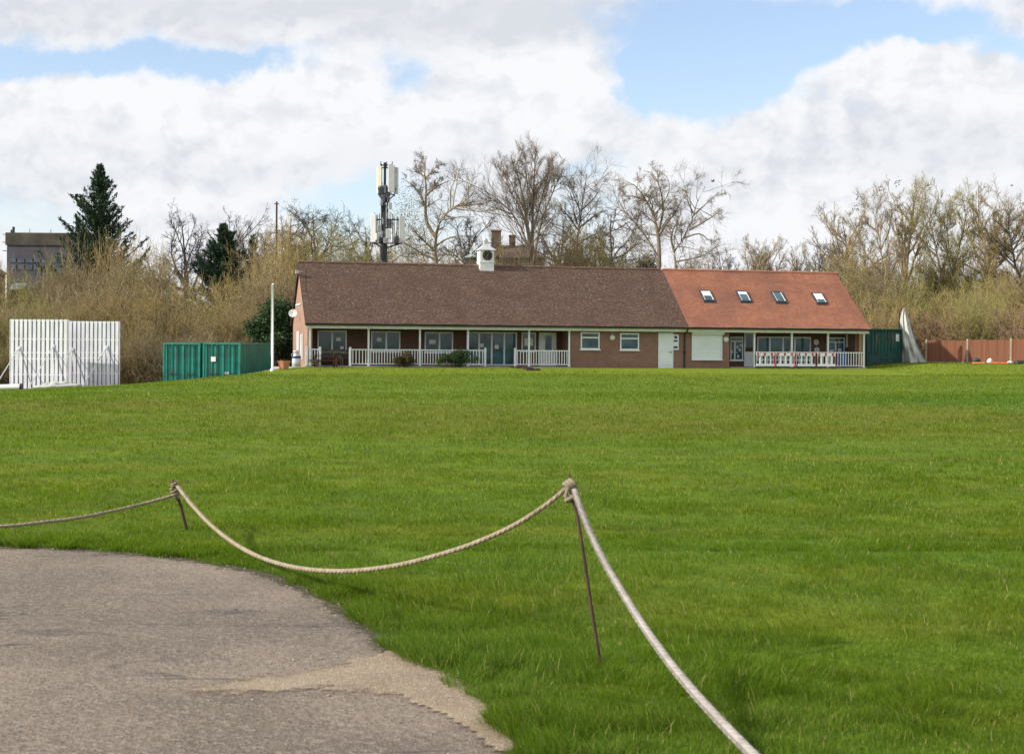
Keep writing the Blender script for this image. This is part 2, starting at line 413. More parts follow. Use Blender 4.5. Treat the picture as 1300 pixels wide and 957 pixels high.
M = dict(
    brick_recess_shade=brick_mat('shade toned brown brick', (.165, .080, .060), (.125, .064, .050), (.13, .10, .085)),  # shade of the verandah recess put into the brick colour
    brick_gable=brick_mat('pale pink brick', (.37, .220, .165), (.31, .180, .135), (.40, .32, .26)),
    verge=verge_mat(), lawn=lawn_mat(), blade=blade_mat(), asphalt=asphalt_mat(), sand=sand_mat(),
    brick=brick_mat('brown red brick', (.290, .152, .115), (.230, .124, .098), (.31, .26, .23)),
    brick_far=brick_mat('dull brick', (.15, .085, .062), (.12, .072, .058), (.2, .17, .15)),
    tile_dark=tile_mat('weathered brown tiles', [(.130, .073, .056), (.092, .056, .047), (.185, .115, .084), (.100, .068, .060)], amount=.85),
    tile_red=tile_mat('orange red clay tiles', [(.425, .172, .104), (.345, .134, .086), (.485, .232, .148), (.265, .124, .092)], lichen=(.22, .13, .10), amount=.5, stain=.85),
    white=mk('white paint', (.78, .81, .84), .45, .08, 2.0, grime=.12),
    white_shade=mk('white plastic board', (.74, .79, .83), .4, .06, 1.2),
    fascia=mk('cream white fascia paint', (.70, .72, .68), .5, .1, 1.5, grime=.15),
    black=mk('black plastic', (.018, .018, .02), .4, .2),
    soffit=mk('dark stained soffit boards', (.06, .045, .035), .8, .3),
    dark_wood=mk('dark brown stained timber', (.075, .035, .025), .7, .4, 9, bump=.2),
    old_wood=mk('weathered grey timber', (.16, .13, .10), .85, .35, 9, bump=.3),
    post_sunlit=mk('end post in sunlit orange', (.45, .24, .11), .7, .2, 4),  # orange carries the sunlight on the verandah end post
    concrete=mk('pale concrete', (.42, .38, .33), .9, .25, 2.5, bump=.2),
    slab=mk('grey paving concrete', (.34, .31, .28), .9, .25, 2.5, bump=.2),
    glass=glass_mat('window glass', (.055, .115, .150)),
    glass_teal=glass_mat('blue tinted window glass', (.060, .150, .200)),
    paper=mk('white paper notices', (.72, .74, .76), .8, .1),
    navy=mk('dark blue print', (.03, .045, .14), .6, .2),
    shutter=mk('white roller shutter', (.72, .78, .82), .4, .05, 1.0),
    lampglass=mk('opal lamp glass', (.70, .70, .64), .3, .08),
    red=mk('red plastic', (.52, .035, .04), .45, .2), blue=mk('blue plastic', (.02, .16, .50), .4, .2),
    clockface=mk('black clock face', (.012, .012, .014), .4, .1), gold=mk('gilded metal', (.80, .55, .20), .3, .1, metal=.6),
    lead=mk('grey lead sheet', (.48, .50, .53), .55, .15, 3),
    screen_back_shade=mk('back boards with blue shade painted in', (.36, .39, .48), .55, .1, 1.2), screen_w=mk('white painted slats', (.68, .70, .74), .5, .10, 1.2, grime=.22),  # back boards carry the blue shade of the slat gaps in their colour
    cont=mk('green container paint', (.006, .215, .165), .5, .25, 1.4, col2=(.014, .145, .112), grime=.55),
    rust=mk('dark rusty steel', (.07, .035, .025), .75, .4, 14, bump=.4, bscale=120),
    steel=mk('galvanised steel', (.42, .43, .45), .45, .2, 5, metal=.4),
    dark_steel=mk('dark grey steel', (.045, .052, .065), .5, .3, 4, metal=.2),
    panel=mk('off white antenna plastic', (.62, .64, .62), .5, .06, 1.5), panel_cream=mk('cream antenna plastic', (.60, .56, .40), .5, .08, 1.5),
    terracotta=mk('terracotta', (.48, .20, .12), .8, .2), keg=mk('pale galvanised metal', (.52, .55, .56), .4, .12, 4, metal=.25),
    tarp=mk('grey white plastic sheeting', (.47, .48, .46), .5, .45, .9, grime=.3), fence=fence_mat(),
    fence_post=mk('concrete fence posts', (.36, .31, .24), .9, .3, 4), orange=mk('orange painted board', (.62, .16, .05), .6, .25, 4),
    shed_green=mk('dark green boards', (.022, .075, .065), .7, .4, 3), teal=mk('shed green in sunlit teal', (.03, .19, .17), .6, .35, 2.5),  # teal holds the sunlit tone of the green shed wall
    block=mk('grey rendered wall', (.080, .080, .095), .85, .25, .6), block_top=mk('dark weathered parapet', (.085, .075, .062), .9, .35, .7),
    block_glass=glass_mat('blue grey glazing', (.085, .120, .175)), copper=mk('green copper', (.26, .38, .32), .6, .15),
    roof_far=mk('brown roof tiles', (.115, .075, .058), .9, .3, 2), shedroof=mk('blue grey roof sheet', (.24, .30, .36), .5, .15),
    bird=mk('black feathers', (.02, .02, .02), .6, .2),
    bark_tan=bark_mat('tan bark', (.36, .28, .18), (.22, .175, .12), .1),
    bark_grey=bark_mat('grey brown bark', (.30, .245, .18), (.19, .16, .12), .2),
    bark_dark=bark_mat('dark bark', (.105, .088, .078), (.065, .056, .052), .2),
    bark_far=bark_mat('greyish far bark', (.125, .115, .12), (.085, .08, .088), .2),
    bark_pale=bark_mat('pale twigs', (.36, .295, .19), (.27, .22, .145), .25),
    twig_gold=bark_mat('golden twigs', (.50, .385, .170), (.34, .265, .125), .45),
    twig_brown=bark_mat('grey brown twigs', (.41, .325, .185), (.29, .235, .14), .5),
    twig_olive=bark_mat('olive catkin twigs', (.43, .385, .135), (.30, .275, .105), .4),
    twig_russet=bark_mat('russet twigs', (.44, .29, .165), (.31, .215, .13), .4),
    leaf_dark=leaf_mat('dark needles', (.024, .050, .026), (.038, .072, .034), .15),
    leaf_laurel=leaf_mat('glossy evergreen leaves', (.026, .056, .018), (.040, .075, .022), .2, .6),
    leaf_brown=leaf_mat('bronze green leaves', (.060, .055, .025), (.085, .045, .028), .2),
    leaf_ivy=leaf_mat('olive ivy leaves', (.10, .115, .035), (.14, .13, .045), .3),
)

def rope_mat(name, c1, c2):
    m, t, b = newmat(name); uv = t.node('ShaderNodeAttribute', attribute_name='along').outputs['Fac']
    ar = t.node('ShaderNodeAttribute', attribute_name='around').outputs['Fac']
    w = t.math('FRACT', t.math('ADD', t.math('MULTIPLY', uv, 22.0), t.math('MULTIPLY', ar, 3.0)))
    g = t.math('ABSOLUTE', t.math('SUBTRACT', w, .5))
    pos = t.coord(); n = t.ramp(t.noise(pos, 14, 5, .7), .35, .7)
    col = t.mix(n, c1, c2); col = t.mix(t.math('MULTIPLY', t.ramp(g, .33, .5), .22), col, tuple(x * .4 for x in c2))
    t.put(b.inputs['Base Color'], col); b.inputs['Roughness'].default_value = .9; b.inputs['Specular IOR Level'].default_value = .15
    h = t.math('ADD', t.math('MULTIPLY', g, -2.0), t.noise(pos, 260, 3, .7))
    t.put(b.inputs['Normal'], t.bump(h, .9, .006))
    return m
M['rope_tan'] = rope_mat('tan hemp rope', (.39, .325, .235), (.27, .225, .16))
M['rope_white'] = rope_mat('bleached white rope', (.47, .435, .405), (.33, .30, .275))
# ================================================================== ground
def build_ground():
    xs = np.concatenate([[-1800, -900, -450, -250, -150, -110, -85], np.arange(-70, 70.01, .7), [85, 110, 150, 250, 450, 900, 1800]])
    ys = np.concatenate([[-400, -120, -40, -15, -5], np.arange(0, 60, 1.0), np.arange(60, 84.6, .4), np.arange(84.6, 86.2, .12), np.arange(86.2, 112, .5), np.arange(112, 140, 2), [145, 160, 190, 240, 320, 500, 900, 1600, 3000]])
    X, Y = np.meshgrid(xs, ys); Z = H(X, Y)
    n = len(xs); m = len(ys); i = np.arange(n * m).reshape(m, n)
    q = np.stack([i[:-1, :-1], i[:-1, 1:], i[1:, 1:], i[1:, :-1]], -1).reshape(-1, 4)
    o = np_mesh('lawn', np.stack([X, Y, Z], -1).reshape(-1, 3), quads=q, mat=M['lawn'], smooth=True)
    tag(o, 'wide green mown cricket outfield sloping down to one side', kind='structure')
build_ground()

# lane edge read off the photo, on the flat ground near the viewer
EDGE_PX = [(-420, 690), (-250, 690), (-100, 693), (0, 695), (60, 696), (120, 699), (180, 704), (235, 709), (290, 718), (335, 728), (375, 741), (410, 756), (440, 773), (466, 793), (488, 812), (504, 828), (540, 850), (577, 868), (608, 890), (640, 925), (665, 965), (700, 1040), (760, 1250)]
def ground_pt(px, py):
    dx, dy = px - CX, py - CY
    d = F * CZ / (-dx * SR + dy * CR); p = W(px, py, d); return (p.x, p.y)
EDGE = np.array([ground_pt(*p) for p in EDGE_PX])
def smooth_poly(P, k=8):
    out = []
    for i in range(len(P) - 1):
        p0, p1, p2, p3 = P[max(i - 1, 0)], P[i], P[i + 1], P[min(i + 2, len(P) - 1)]
        for j in range(k):
            t = j / k
            out.append(.5 * ((2 * p1) + (-p0 + p2) * t + (2 * p0 - 5 * p1 + 4 * p2 - p3) * t * t + (-p0 + 3 * p1 - 3 * p2 + p3) * t ** 3))
    out.append(P[-1]); return np.array(out)
EDGE = smooth_poly(EDGE)
LANE = np.concatenate([[(-60, EDGE[0][1] + 3.5)], EDGE, [(EDGE[-1][0] + .6, -8), (-60, -8)]])
def inside(poly, x, y):
    r = np.zeros(len(x), bool); j = len(poly) - 1
    for i in range(len(poly)):
        xi, yi = poly[i]; xj, yj = poly[j]
        c = ((yi > y) != (yj > y)) & (x < (xj - xi) * (y - yi) / (yj - yi + 1e-12) + xi); r ^= c; j = i
    return r
def edge_dist(x, y):
    d = np.full(len(x), 1e9)
    for a, b in zip(EDGE[:-1], EDGE[1:]):
        ab = b - a; L = ab @ ab + 1e-12
        t = np.clip(((x - a[0]) * ab[0] + (y - a[1]) * ab[1]) / L, 0, 1)
        d = np.minimum(d, np.hypot(x - a[0] - t * ab[0], y - a[1] - t * ab[1]))
    return d
def sheet(name, poly, z, mat, label):
    import mathutils
    me = bpy.data.meshes.new(name); me.from_pydata([(p[0], p[1], z) for p in poly], [], [tuple(range(len(poly)))]); me.update()
    if me.polygons[0].normal.z < 0: me.flip_normals()
    me.materials.append(mat); o = bpy.data.objects.new(name, me); COL.objects.link(o); return tag(o, label, kind='structure')
sheet('path', LANE, .006, M['asphalt'], 'grey brown tarmac lane with a rounded grass corner')
SAND_PX = [(577, 868), (556, 858), (535, 846), (515, 834), (500, 829), (478, 836), (455, 839), (425, 845), (395, 849), (362, 856), (330, 857), (300, 864), (268, 869), (240, 874), (236, 880), (270, 886), (330, 885), (400, 880), (470, 884), (540, 897), (590, 918), (640, 955), (636, 925), (604, 890)]
SAND = np.array([ground_pt(*p) for p in SAND_PX])
sm = smooth_poly(np.vstack([SAND, SAND[:1]]), 5)[:-1]
rs = np.random.RandomState(3)
def sand():
    x0, y0 = sm.min(0) - .3; x1, y1 = sm.max(0) + .3; c = .035; gx = np.arange(x0, x1, c); gy = np.arange(y0, y1, c); X, Y = np.meshgrid(gx, gy); fx, fy = X.ravel(), Y.ravel()
    d = np.full(len(fx), 1e9); P = np.vstack([sm, sm[:1]])
    for a, b in zip(P[:-1], P[1:]):
        ab = b - a; t = np.clip(((fx - a[0]) * ab[0] + (fy - a[1]) * ab[1]) / (ab @ ab + 1e-12), 0, 1); d = np.minimum(d, np.hypot(fx - a[0] - t * ab[0], fy - a[1] - t * ab[1]))
    d = np.where(inside(sm, fx, fy), d, -d); lane = inside(LANE, fx, fy) | (d > 0); d = np.where(edge_dist(fx, fy) < .3, np.maximum(d, np.where(d > -.02, .25, d)), d)
    n, m = len(gx), len(gy); idx = np.arange(n * m).reshape(m, n); q = np.stack([idx[:-1, :-1], idx[:-1, 1:], idx[1:, 1:], idx[1:, :-1]], -1).reshape(-1, 4)
    q = q[(d[q] > -.25).all(1)]; z = .010 + .006 * np.clip(d, 0, .2) / .2
    o = np_mesh('sand', np.stack([fx, fy, z], 1), quads=q, mat=M['sand'], smooth=True, attrs={'edge': np.clip(d, -.3, .3)}); tag(o, 'sandy grit spread thinly over the corner of the lane', kind='structure')
sand()
def verge():
    n = len(EDGE); T = np.gradient(EDGE, axis=0); T /= np.linalg.norm(T, axis=1, keepdims=True); N = np.stack([-T[:, 1], T[:, 0]], 1)
    if not inside(LANE, *(EDGE[n // 2] - N[n // 2] * .1)[:, None])[0]: N = -N
    V = []; A = []
    for o_, a in ((.10, 1.0), (0, .95), (-.12, .45), (-.32, 0.0)):
        p = EDGE + N * o_; V.append(np.stack([p[:, 0], p[:, 1], np.full(n, .0085)], 1)); A.append(np.full(n, a))
    q = [(k * n + i, k * n + i + 1, (k + 1) * n + i + 1, (k + 1) * n + i) for k in range(3) for i in range(n - 1)]
    o = np_mesh('soil', np.concatenate(V), quads=np.array(q), mat=M['verge'], attrs={'edge': np.concatenate(A)}); tag(o, 'dark soil and moss creeping from the turf onto the lane', kind='structure')
verge()
# loose stones and flakes along the lane edge and on the sand
def stones():
    V = []; T = []
    rr = np.random.RandomState(11)
    for k in range(420):
        if rr.rand() < .55:
            e = EDGE[rr.randint(20, len(EDGE) - 20)]; x, y = e + rr.normal(0, .07, 2) + np.array([-.05, -.05])
        elif rr.rand() < .5:
            p = sm[rr.randint(len(sm))]; x, y = p + rr.normal(0, .25, 2)
        else: x = rr.uniform(-6, 0); y = rr.uniform(5.5, 11)
        s = rr.uniform(.003, .008); b = len(V)
        pts = np.array([(1, 0, 0), (0, 1, 0), (-1, 0, 0), (0, -1, 0), (0, 0, .8), (0, 0, -.4)]) * s * rr.uniform(.6, 1.3, (6, 1))
        a = rr.rand() * 6.3; c, n = math.cos(a), math.sin(a)
        for p in pts: V.append((x + p[0] * c - p[1] * n, y + p[0] * n + p[1] * c, .012 + p[2]))
        for q in ((0, 1, 4), (1, 2, 4), (2, 3, 4), (3, 0, 4), (1, 0, 5), (2, 1, 5), (3, 2, 5), (0, 3, 5)): T.append([b + i for i in q])
    o = np_mesh('gravel', V, tris=np.array(T), mat=M['concrete']); tag(o, 'loose pale stones scattered along the lane edge', kind='stuff')
stones()

# kerb of the lawn on the low side
kb = MB(); kx = np.arange(-42, -12.4, .6)
for a, b2 in zip(kx[:-1], kx[1:]):
    za = Hs(a, KERB_Y - .2); zb = Hs(b2, KERB_Y - .2)
    kb.solid([(a, KERB_Y - .02, za - .5), (b2, KERB_Y - .02, zb - .5), (b2, KERB_Y + .1, zb - .5), (a, KERB_Y + .1, za - .5),
              (a, KERB_Y - .02, za + .03), (b2, KERB_Y - .02, zb + .03), (b2, KERB_Y + .1, zb + .03), (a, KERB_Y + .1, za + .03)])
tag(kb.build('kerb', M['concrete']), 'pale concrete edging along the low edge of the lawn', kind='structure')

# ================================================================== grass blades
LEN_ = 37.1
def vnoise(x, y, cell, seed):
    """smooth value noise in [0, 1]"""
    g = np.random.RandomState(seed).rand(257, 257); u = x / cell + 1000; v = y / cell + 1000
    i = np.floor(u).astype(int); j = np.floor(v).astype(int); a = u - i; b = v - j; a = a * a * (3 - 2 * a); b = b * b * (3 - 2 * b); i %= 256; j %= 256
    return (g[i, j] * (1 - a) + g[i + 1, j] * a) * (1 - b) + (g[i, j + 1] * (1 - a) + g[i + 1, j + 1] * a) * b
def grass():
    rr = np.random.RandomState(5)
    def band(n, y0, y1, x0=-300, x1=1720):
        px = rr.uniform(x0, x1, n); py = rr.uniform(y0, y1, n)
        dy = -(px - CX) * SR + (py - CY) * CR; dx = (px - CX) * CR + (py - CY) * SR
        y = F * CZ / dy; x = dx * y / F
        # ground falls slightly with distance: one correction step
        h = H(x, y); y = F * (CZ - h) / dy; x = dx * y / F
        return x, y
    parts = [band(240000, 497, 560), band(330000, 560, 700), band(420000, 690, 1030)]
    # coarser cover over the far field and the bank up to the pavilion
    n = 150000; fy = rr.uniform(44, 87, n); fx = rr.uniform(-.40, .40, n) * fy
    ft = (fx - XL) * BC + (fy - YL) * BS; fv = -(fx - XL) * BS + (fy - YL) * BC
    ok = ~((fv > -.2) & (ft > -.9) & (ft < LEN_) | ((fy > KERB_Y - .1) & (fx < -12.4)) | ((ft > -2.1) & (ft < 4.0) & (fv > -1.7)))
    parts.append((fx[ok], fy[ok]))
    n = 26000; fy = rr.uniform(84, 104, n); fx = rr.uniform(23, 41, n); ft = (fx - XL) * BC + (fy - YL) * BS; ok = ft > LEN_ + .2; parts.append((fx[ok], fy[ok]))
    # thick fringe along the lane
    k = 60000; i = rr.randint(8, len(EDGE) - 10, k); t = rr.rand(k)[:, None]
    e = EDGE[i] * (1 - t) + EDGE[i + 1] * t; e = e + rr.normal(0, .16, (k, 2)) + rr.rand(k, 1) * .15
    parts.append((e[:, 0], e[:, 1]))
    x = np.concatenate([p[0] for p in parts]); y = np.concatenate([p[1] for p in parts])
    near = np.hypot(x, y) < 16
    d = np.full(len(x), 9.0); d[near] = edge_dist(x[near], y[near])
    ins = np.zeros(len(x), bool); ins[near | (y < 14)] = inside(LANE, x[near | (y < 14)], y[near | (y < 14)])
    wob = .035 * np.sin(x * 9) * np.sin(y * 7 + 1) + .03 * np.sin(x * 23 + y * 17)
    keep = ~(ins & (d > .03 + wob))
    x, y, d = x[keep], y[keep], d[keep]; n = len(x); h0 = H(x, y)
    dist = np.hypot(x, y)
    lush = np.exp(-(d / .55) ** 2) * .9 + .55 * np.exp(-((x - .2) / 2.2) ** 2 - ((y - 7.6) / 2.4) ** 2)
    tuft = .55 * vnoise(x, y, .16, 1) + .45 * vnoise(x, y, .5, 2)
    tuft = ss(.32, .68, tuft)
    lush = np.clip(lush + .5 * ss(.6, .8, vnoise(x, y, 1.3, 3)), 0, 1)
    L = (.012 + .014 * rr.rand(n) + .036 * tuft) * (1 + 1.1 * lush) * rr.uniform(.6, 1.25, n)
    L *= 1 + .35 * ss(18, 40, dist)
    Wd = np.maximum(.0028, dist * .00040) * rr.uniform(.6, 1.3, n)
    az = rr.uniform(0, 2 * np.pi, n); lean = np.abs(rr.normal(.35, .38, n)); bend = rr.uniform(.1, .9, n)
    la = 6.28 * vnoise(x, y, .7, 4) + rr.normal(0, 1.1, n)       # combed loosely one way by wind and mowing
    sx, sy = -np.sin(az), np.cos(az); lx, ly = np.cos(la), np.sin(la)
    V = np.empty((n, 5, 3), np.float32)
    def at(s):
        a = lean + bend * s
        return x + lx * np.sin(a) * L * s, y + ly * np.sin(a) * L * s, h0 + np.cos(np.minimum(a, 1.45)) * L * s
    for kk, (s, w) in enumerate(((0, 1.0), (.55, .8))):
        cx, cy, cz = at(s)
        V[:, 2 * kk] = np.stack([cx - sx * Wd * w / 2, cy - sy * Wd * w / 2, cz], 1)
        V[:, 2 * kk + 1] = np.stack([cx + sx * Wd * w / 2, cy + sy * Wd * w / 2, cz], 1)
    V[:, 0, 2] -= .008; V[:, 1, 2] -= .008
    V[:, 4] = np.stack(at(1.0), 1)
    b = np.arange(n, dtype=np.int32) * 5
    q = np.stack([b, b + 1, b + 3, b + 2], 1); tr = np.stack([b + 2, b + 3, b + 4], 1)
    r = rr.rand(n)
    o = np_mesh('grass', V.reshape(-1, 3), quads=q, tris=tr, mat=M['blade'], attrs={'rnd': np.repeat(r, 5), 'lush': np.repeat(lush, 5)})
    tag(o, 'green grass blades of the mown outfield, longer along the lane', kind='stuff')
grass()

# ================================================================== boundary ropes
def rope(name, label, pts, r0, r1, mat, cat='rope'):
    """swept, slightly irregular laid rope through pts (world)"""
    P = smooth_poly(np.array([tuple(p) for p in pts]), 14); m = len(P); n = 12
    rr = np.random.RandomState(len(label)); V = []; al = []; ar = []; s = 0
    prev = None
    for i in range(m):
        d = P[min(i + 1, m - 1)] - P[max(i - 1, 0)]; d /= np.linalg.norm(d)
        if i: s += np.linalg.norm(P[i] - P[i - 1])
        x = np.cross(d, [0, 0, 1.0]) if prev is None else prev - d * (prev @ d); x /= np.linalg.norm(x); prev = x; y = np.cross(d, x)
        rad_ = r0 + (r1 - r0) * i / (m - 1)
        for k in range(n):
            a = 2 * math.pi * k / n
            rq = rad_ * (1 + .06 * math.cos(3 * (a + s * 46)) + rr.normal(0, .02))
            V.append(P[i] + (x * math.cos(a) + y * math.sin(a)) * rq); al.append(s); ar.append(k / n)
    q = [(i * n + k, i * n + (k + 1) % n, (i + 1) * n + (k + 1) % n, (i + 1) * n + k) for i in range(m - 1) for k in range(n)]
    t = [(0, k + 1, k) for k in range(1, n - 1)] + [((m - 1) * n, (m - 1) * n + k, (m - 1) * n + k + 1) for k in range(1, n - 1)]
    o = np_mesh(name, V, quads=np.array(q), tris=np.array(t), mat=mat, smooth=True, attrs={'along': al, 'around': ar})
    # stray fibres standing off the lay
    k = int(s * 260); i = rr.randint(0, m - 1, k); tt = rr.rand(k, 1); c = P[i] * (1 - tt) + P[i + 1] * tt; dv = P[i + 1] - P[i]; dv /= np.linalg.norm(dv, axis=1, keepdims=True)
    u = rr.normal(0, 1, (k, 3)); u -= dv * (u * dv).sum(1, keepdims=True); u /= np.linalg.norm(u, axis=1, keepdims=True); rm = (r0 + (r1 - r0) * (i / m))[:, None]
    a = c + u * rm * .9; tip = c + u * (rm + rr.uniform(.002, .009, (k, 1)) * (1 + 2.5 * (rr.rand(k, 1) > .93))) + dv * rr.normal(0, .012, (k, 1)); w_ = dv * .0008
    f = np_mesh('stray_fibres', np.stack([a - w_, a + w_, tip], 1).reshape(-1, 3), tris=np.arange(3 * k).reshape(-1, 3), mat=mat, parent=o, attrs={'along': np.zeros(3 * k), 'around': np.zeros(3 * k)}); f['kind'] = 'stuff'
    return tag(o, label, cat)
D1, D2 = 12.35, 7.3            # depths of the two stakes
s1b = W(238, 676, D1); s1t = W(219, 609, D1 - .05)
s2b = W(763, 842, D2); s2t = W(722, 602, D2 + .12)
def stake(name, label, pts, r, knots):
    o = MB().tube(pts, r, 10).build(name, M['rust'], smooth=True); tag(o, label, 'stake')
    for ks in knots:
        o2 = MB().tube([Vector(p) for p in ks[0]], ks[1], 8).build('knot', M[ks[2]], o, smooth=True)
    return o
def coil(c, rad_, axis, turns, pitch, n=10):
    axis = Vector(axis).normalized(); u = axis.orthogonal().normalized(); w = axis.cross(u)
    return [Vector(c) + axis * (pitch * (i / n - turns / 2)) + (u * math.cos(2 * math.pi * i / n) + w * math.sin(2 * math.pi * i / n)) * rad_ for i in range(int(turns * n) + 1)]
a1 = (s1t - s1b).normalized(); a2 = (s2t - s2b).normalized()
k1 = W(222, 624, D1 - .05); k2 = W(724, 616, D2 + .1)
stake('rope_stake', 'short rusty iron stake leaning at the lane corner with rope knotted on top', [s1b - a1 * .25, s1b, s1b.lerp(s1t, .5) + Vector((.008, 0, 0)), s1t], [.013, .013, .013, .016],
      [(coil(k1, .030, a1, 2.6, .026), .012, 'rope_tan'), (coil(k1 - a1 * .04, .026, (1, .2, .3), 1.6, .02), .010, 'rope_tan'), (coil(s1t - a1 * .045, .021, a1, 1.8, .016), .008, 'rope_tan')])
bend2 = [s2b - a2 * .25, W(760, 828, D2), W(750, 765, D2), W(741, 705, D2 + .03), W(733, 655, D2 + .06), W(726, 628, D2 + .1), s2t]
stake('rope_stake', 'tall thin bent rusty rod standing in long grass with rope tied at its top', bend2, [.009] * 6 + [.008],
      [(coil(k2, .024, (.75, .2, .5), 2.8, .017), .012, 'rope_tan'), (coil(W(724, 632, D2 + .08), .022, a2, 1.5, .022), .012, 'rope_tan'), ([W(721, 620, D2 + .07), W(718, 628, D2 + .07), W(721, 636, D2 + .06)], .008, 'rope_tan')])
rope('rope', 'tan rope span sagging low between the two rusty stakes',
     [W(222, 612, D1 - .09), W(227, 619, D1 - .1), W(245, 642, 11.8), W(270, 668, 11.1), W(300, 691, 10.45), W(333, 708, 9.9), W(370, 719, 9.5), W(410, 724, 9.15), W(450, 724, 8.85), W(500, 718, 8.5), W(550, 706, 8.2), W(600, 690, 7.95), W(650, 668, 7.7), W(690, 643, 7.5), W(714, 624, 7.42), W(722, 616, 7.4)], .0175, .0118, M['rope_tan'])
rope('rope', 'thin rope span running from the short stake off beyond the lane',
     [W(219, 629, D1 - .06), W(205, 633, D1 - .1), W(175, 641, 12.15), W(140, 649, 11.95), W(100, 657, 11.75), W(60, 662, 11.6), W(0, 668, 11.4), W(-80, 670, 11.25), W(-200, 664, 11.2), W(-300, 655, 11.2)], .0135, .0135, M['rope_tan'])
rope('rope', 'thick white weathered rope dropping from the tall stake towards the viewer',
     [W(729, 622, D2 + .02), W(735, 640, 7.26), W(751, 680, 7.2), W(770, 718, 7.1), W(795, 760, 6.93), W(820, 799, 6.68), W(848, 838, 6.38), W(873, 869, 6.12), W(905, 905, 5.88), W(950, 952, 5.56), W(985, 985, 5.3)], .0155, .0235, M['rope_white'])
# ================================================================== clubhouse
LEN = 37.1; DEEP = 9.5; RID = 4.7; RZ = 6.5; EV = -.42; EZ = 2.56; T_SPLIT = 24.4
house = thing('clubhouse', 'long brick cricket pavilion with brown and red tiled roof and white verandah', 'pavilion', (XL, YL, BZ), PHI)
def hp(mb, name, mat, parent=None, **k): return mb.build(name, M[mat], parent or house, **k)
VR = 1.95                                # verandah recess
tA, tB, tC = tp(724, .12), tp(905, .12), tp(926, .12)
# walls
w = MB()

for a_, b_ in ((.32, tA - .02), (tC, LEN - .3)): hp(MB().box(a_, b_, VR, VR + .3, -.5, 2.5), 'wall', 'brick_recess_shade')['label'] = 'shade toned brown brick wall at the back of the verandah'
                # verandah back wall
w.box(tA - .02, tA + .28, .12, VR + .3, -.5, 2.45)         # return at end of verandah
w.box(tA + .28, tC, .12, .42, -.5, 2.45)
w.box(tC - .3, tC, .42, VR, -.5, 2.44)
hp(w, 'wall', 'brick'); w = MB()
w.box(LEN - .3, LEN, VR - 1.1, DEEP, -.5, 2.5)
w.box(.32, LEN - .3, DEEP - .3, DEEP, -.5, 2.5)
slope = (RZ - EZ) / (RID - EV)
w.prism([(.1, 2.5), (DEEP, 2.5), (RID, RZ - .12)], 'x', LEN - .3, LEN)
hp(w, 'wall', 'brick')
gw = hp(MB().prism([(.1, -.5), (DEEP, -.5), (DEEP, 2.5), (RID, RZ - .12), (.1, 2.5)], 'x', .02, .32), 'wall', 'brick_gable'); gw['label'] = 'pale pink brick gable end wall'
for a_, b_ in ((-.05, tA), (tC, LEN + .02)): hp(MB().box(a_, b_, -.12, VR, -.5, 0.0), 'floor_slab', 'slab')
hp(MB().box(.02, LEN, EV + .14, VR, 2.505, 2.53), 'soffit', 'soffit')

def tiled(name, mat, t0, t1, front=True, n=58):
    """courses of tiles as real overlapping steps, UV in metres (along, up the slope)"""
    V = []; Fq = []; UV = []
    y0, z0 = (EV, EZ) if front else (2 * RID - EV, EZ)
    dy, dz = (RID - y0) / n, (RZ - z0) / n; sl = math.hypot(dy, dz); lift = .022
    nx = max(2, int((t1 - t0) / .5)); rr = np.random.RandomState(int(t0 * 10) + 5)
    ts = np.linspace(t0, t1, nx + 1)
    sag = lambda t, i: .018 * math.sin(t * .9 + .4) * math.sin(i * .11) + .012 * math.sin(t * 2.3)
    for i in range(n):
        row = []
        for t in ts:
            j = rr.normal(0, .003)
            row.append(((t, y0 + dy * i - (lift * .6 if front else -lift * .6), z0 + dz * i + lift + sag(t, i) + j), (t, y0 + dy * (i + 1), z0 + dz * (i + 1) + sag(t, i + 1)),
                        (t, y0 + dy * i, z0 + dz * i - .004 + sag(t, i))))
        for k in range(nx):
            b = len(V); a0, a1, a2 = row[k]; b0, b1, b2 = row[k + 1]
            V += [a0, b0, b1, a1, a2, b2]
            quad1 = (b, b + 1, b + 2, b + 3); quad2 = (b + 4, b + 5, b + 1, b)
            if not front: quad1 = quad1[::-1]; quad2 = quad2[::-1]
            Fq += [quad1, quad2]
            u0, u1, v0, v1 = ts[k], ts[k + 1], i * sl, (i + 1) * sl
            m1 = {b: (u0, v0), b + 1: (u1, v0), b + 2: (u1, v1), b + 3: (u0, v1), b + 4: (u0, v0 - .01), b + 5: (u1, v0 - .01)}
            UV += [m1[q] for q in quad1] + [m1[q] for q in quad2]
    # underside and verge faces give the roof its thickness
    th = .1; b = len(V)
    V += [(t0, y0, z0), (t1, y0, z0), (t1, RID, RZ), (t0, RID, RZ), (t0, y0, z0 - th), (t1, y0, z0 - th), (t1, RID, RZ - th), (t0, RID, RZ - th)]
    for q in ((4, 7, 6, 5), (0, 3, 7, 4), (1, 5, 6, 2), (0, 4, 5, 1)):
        Fq.append(tuple(b + i for i in q)); UV += [(0, 0), (1, 0), (1, 1), (0, 1)]
    me = bpy.data.meshes.new(name); me.from_pydata(V, [], Fq); uv = me.uv_layers.new(name='UVMap')
    uv.data.foreach_set('uv', np.array(UV, np.float32).ravel()); me.materials.append(M[mat]); me.update()
    o = bpy.data.objects.new(name, me); COL.objects.link(o); o.parent = house; return o
r1 = tiled('roof', 'tile_dark', -.12, T_SPLIT); r1['label'] = 'weathered brown tiled roof over the longer part'
r2 = tiled('roof', 'tile_red', T_SPLIT, LEN + .2); r2['label'] = 'orange red tiled roof with four skylights'
rb1 = tiled('roof', 'tile_dark', -.12, LEN + .2, front=False, n=20)
rc = MB()
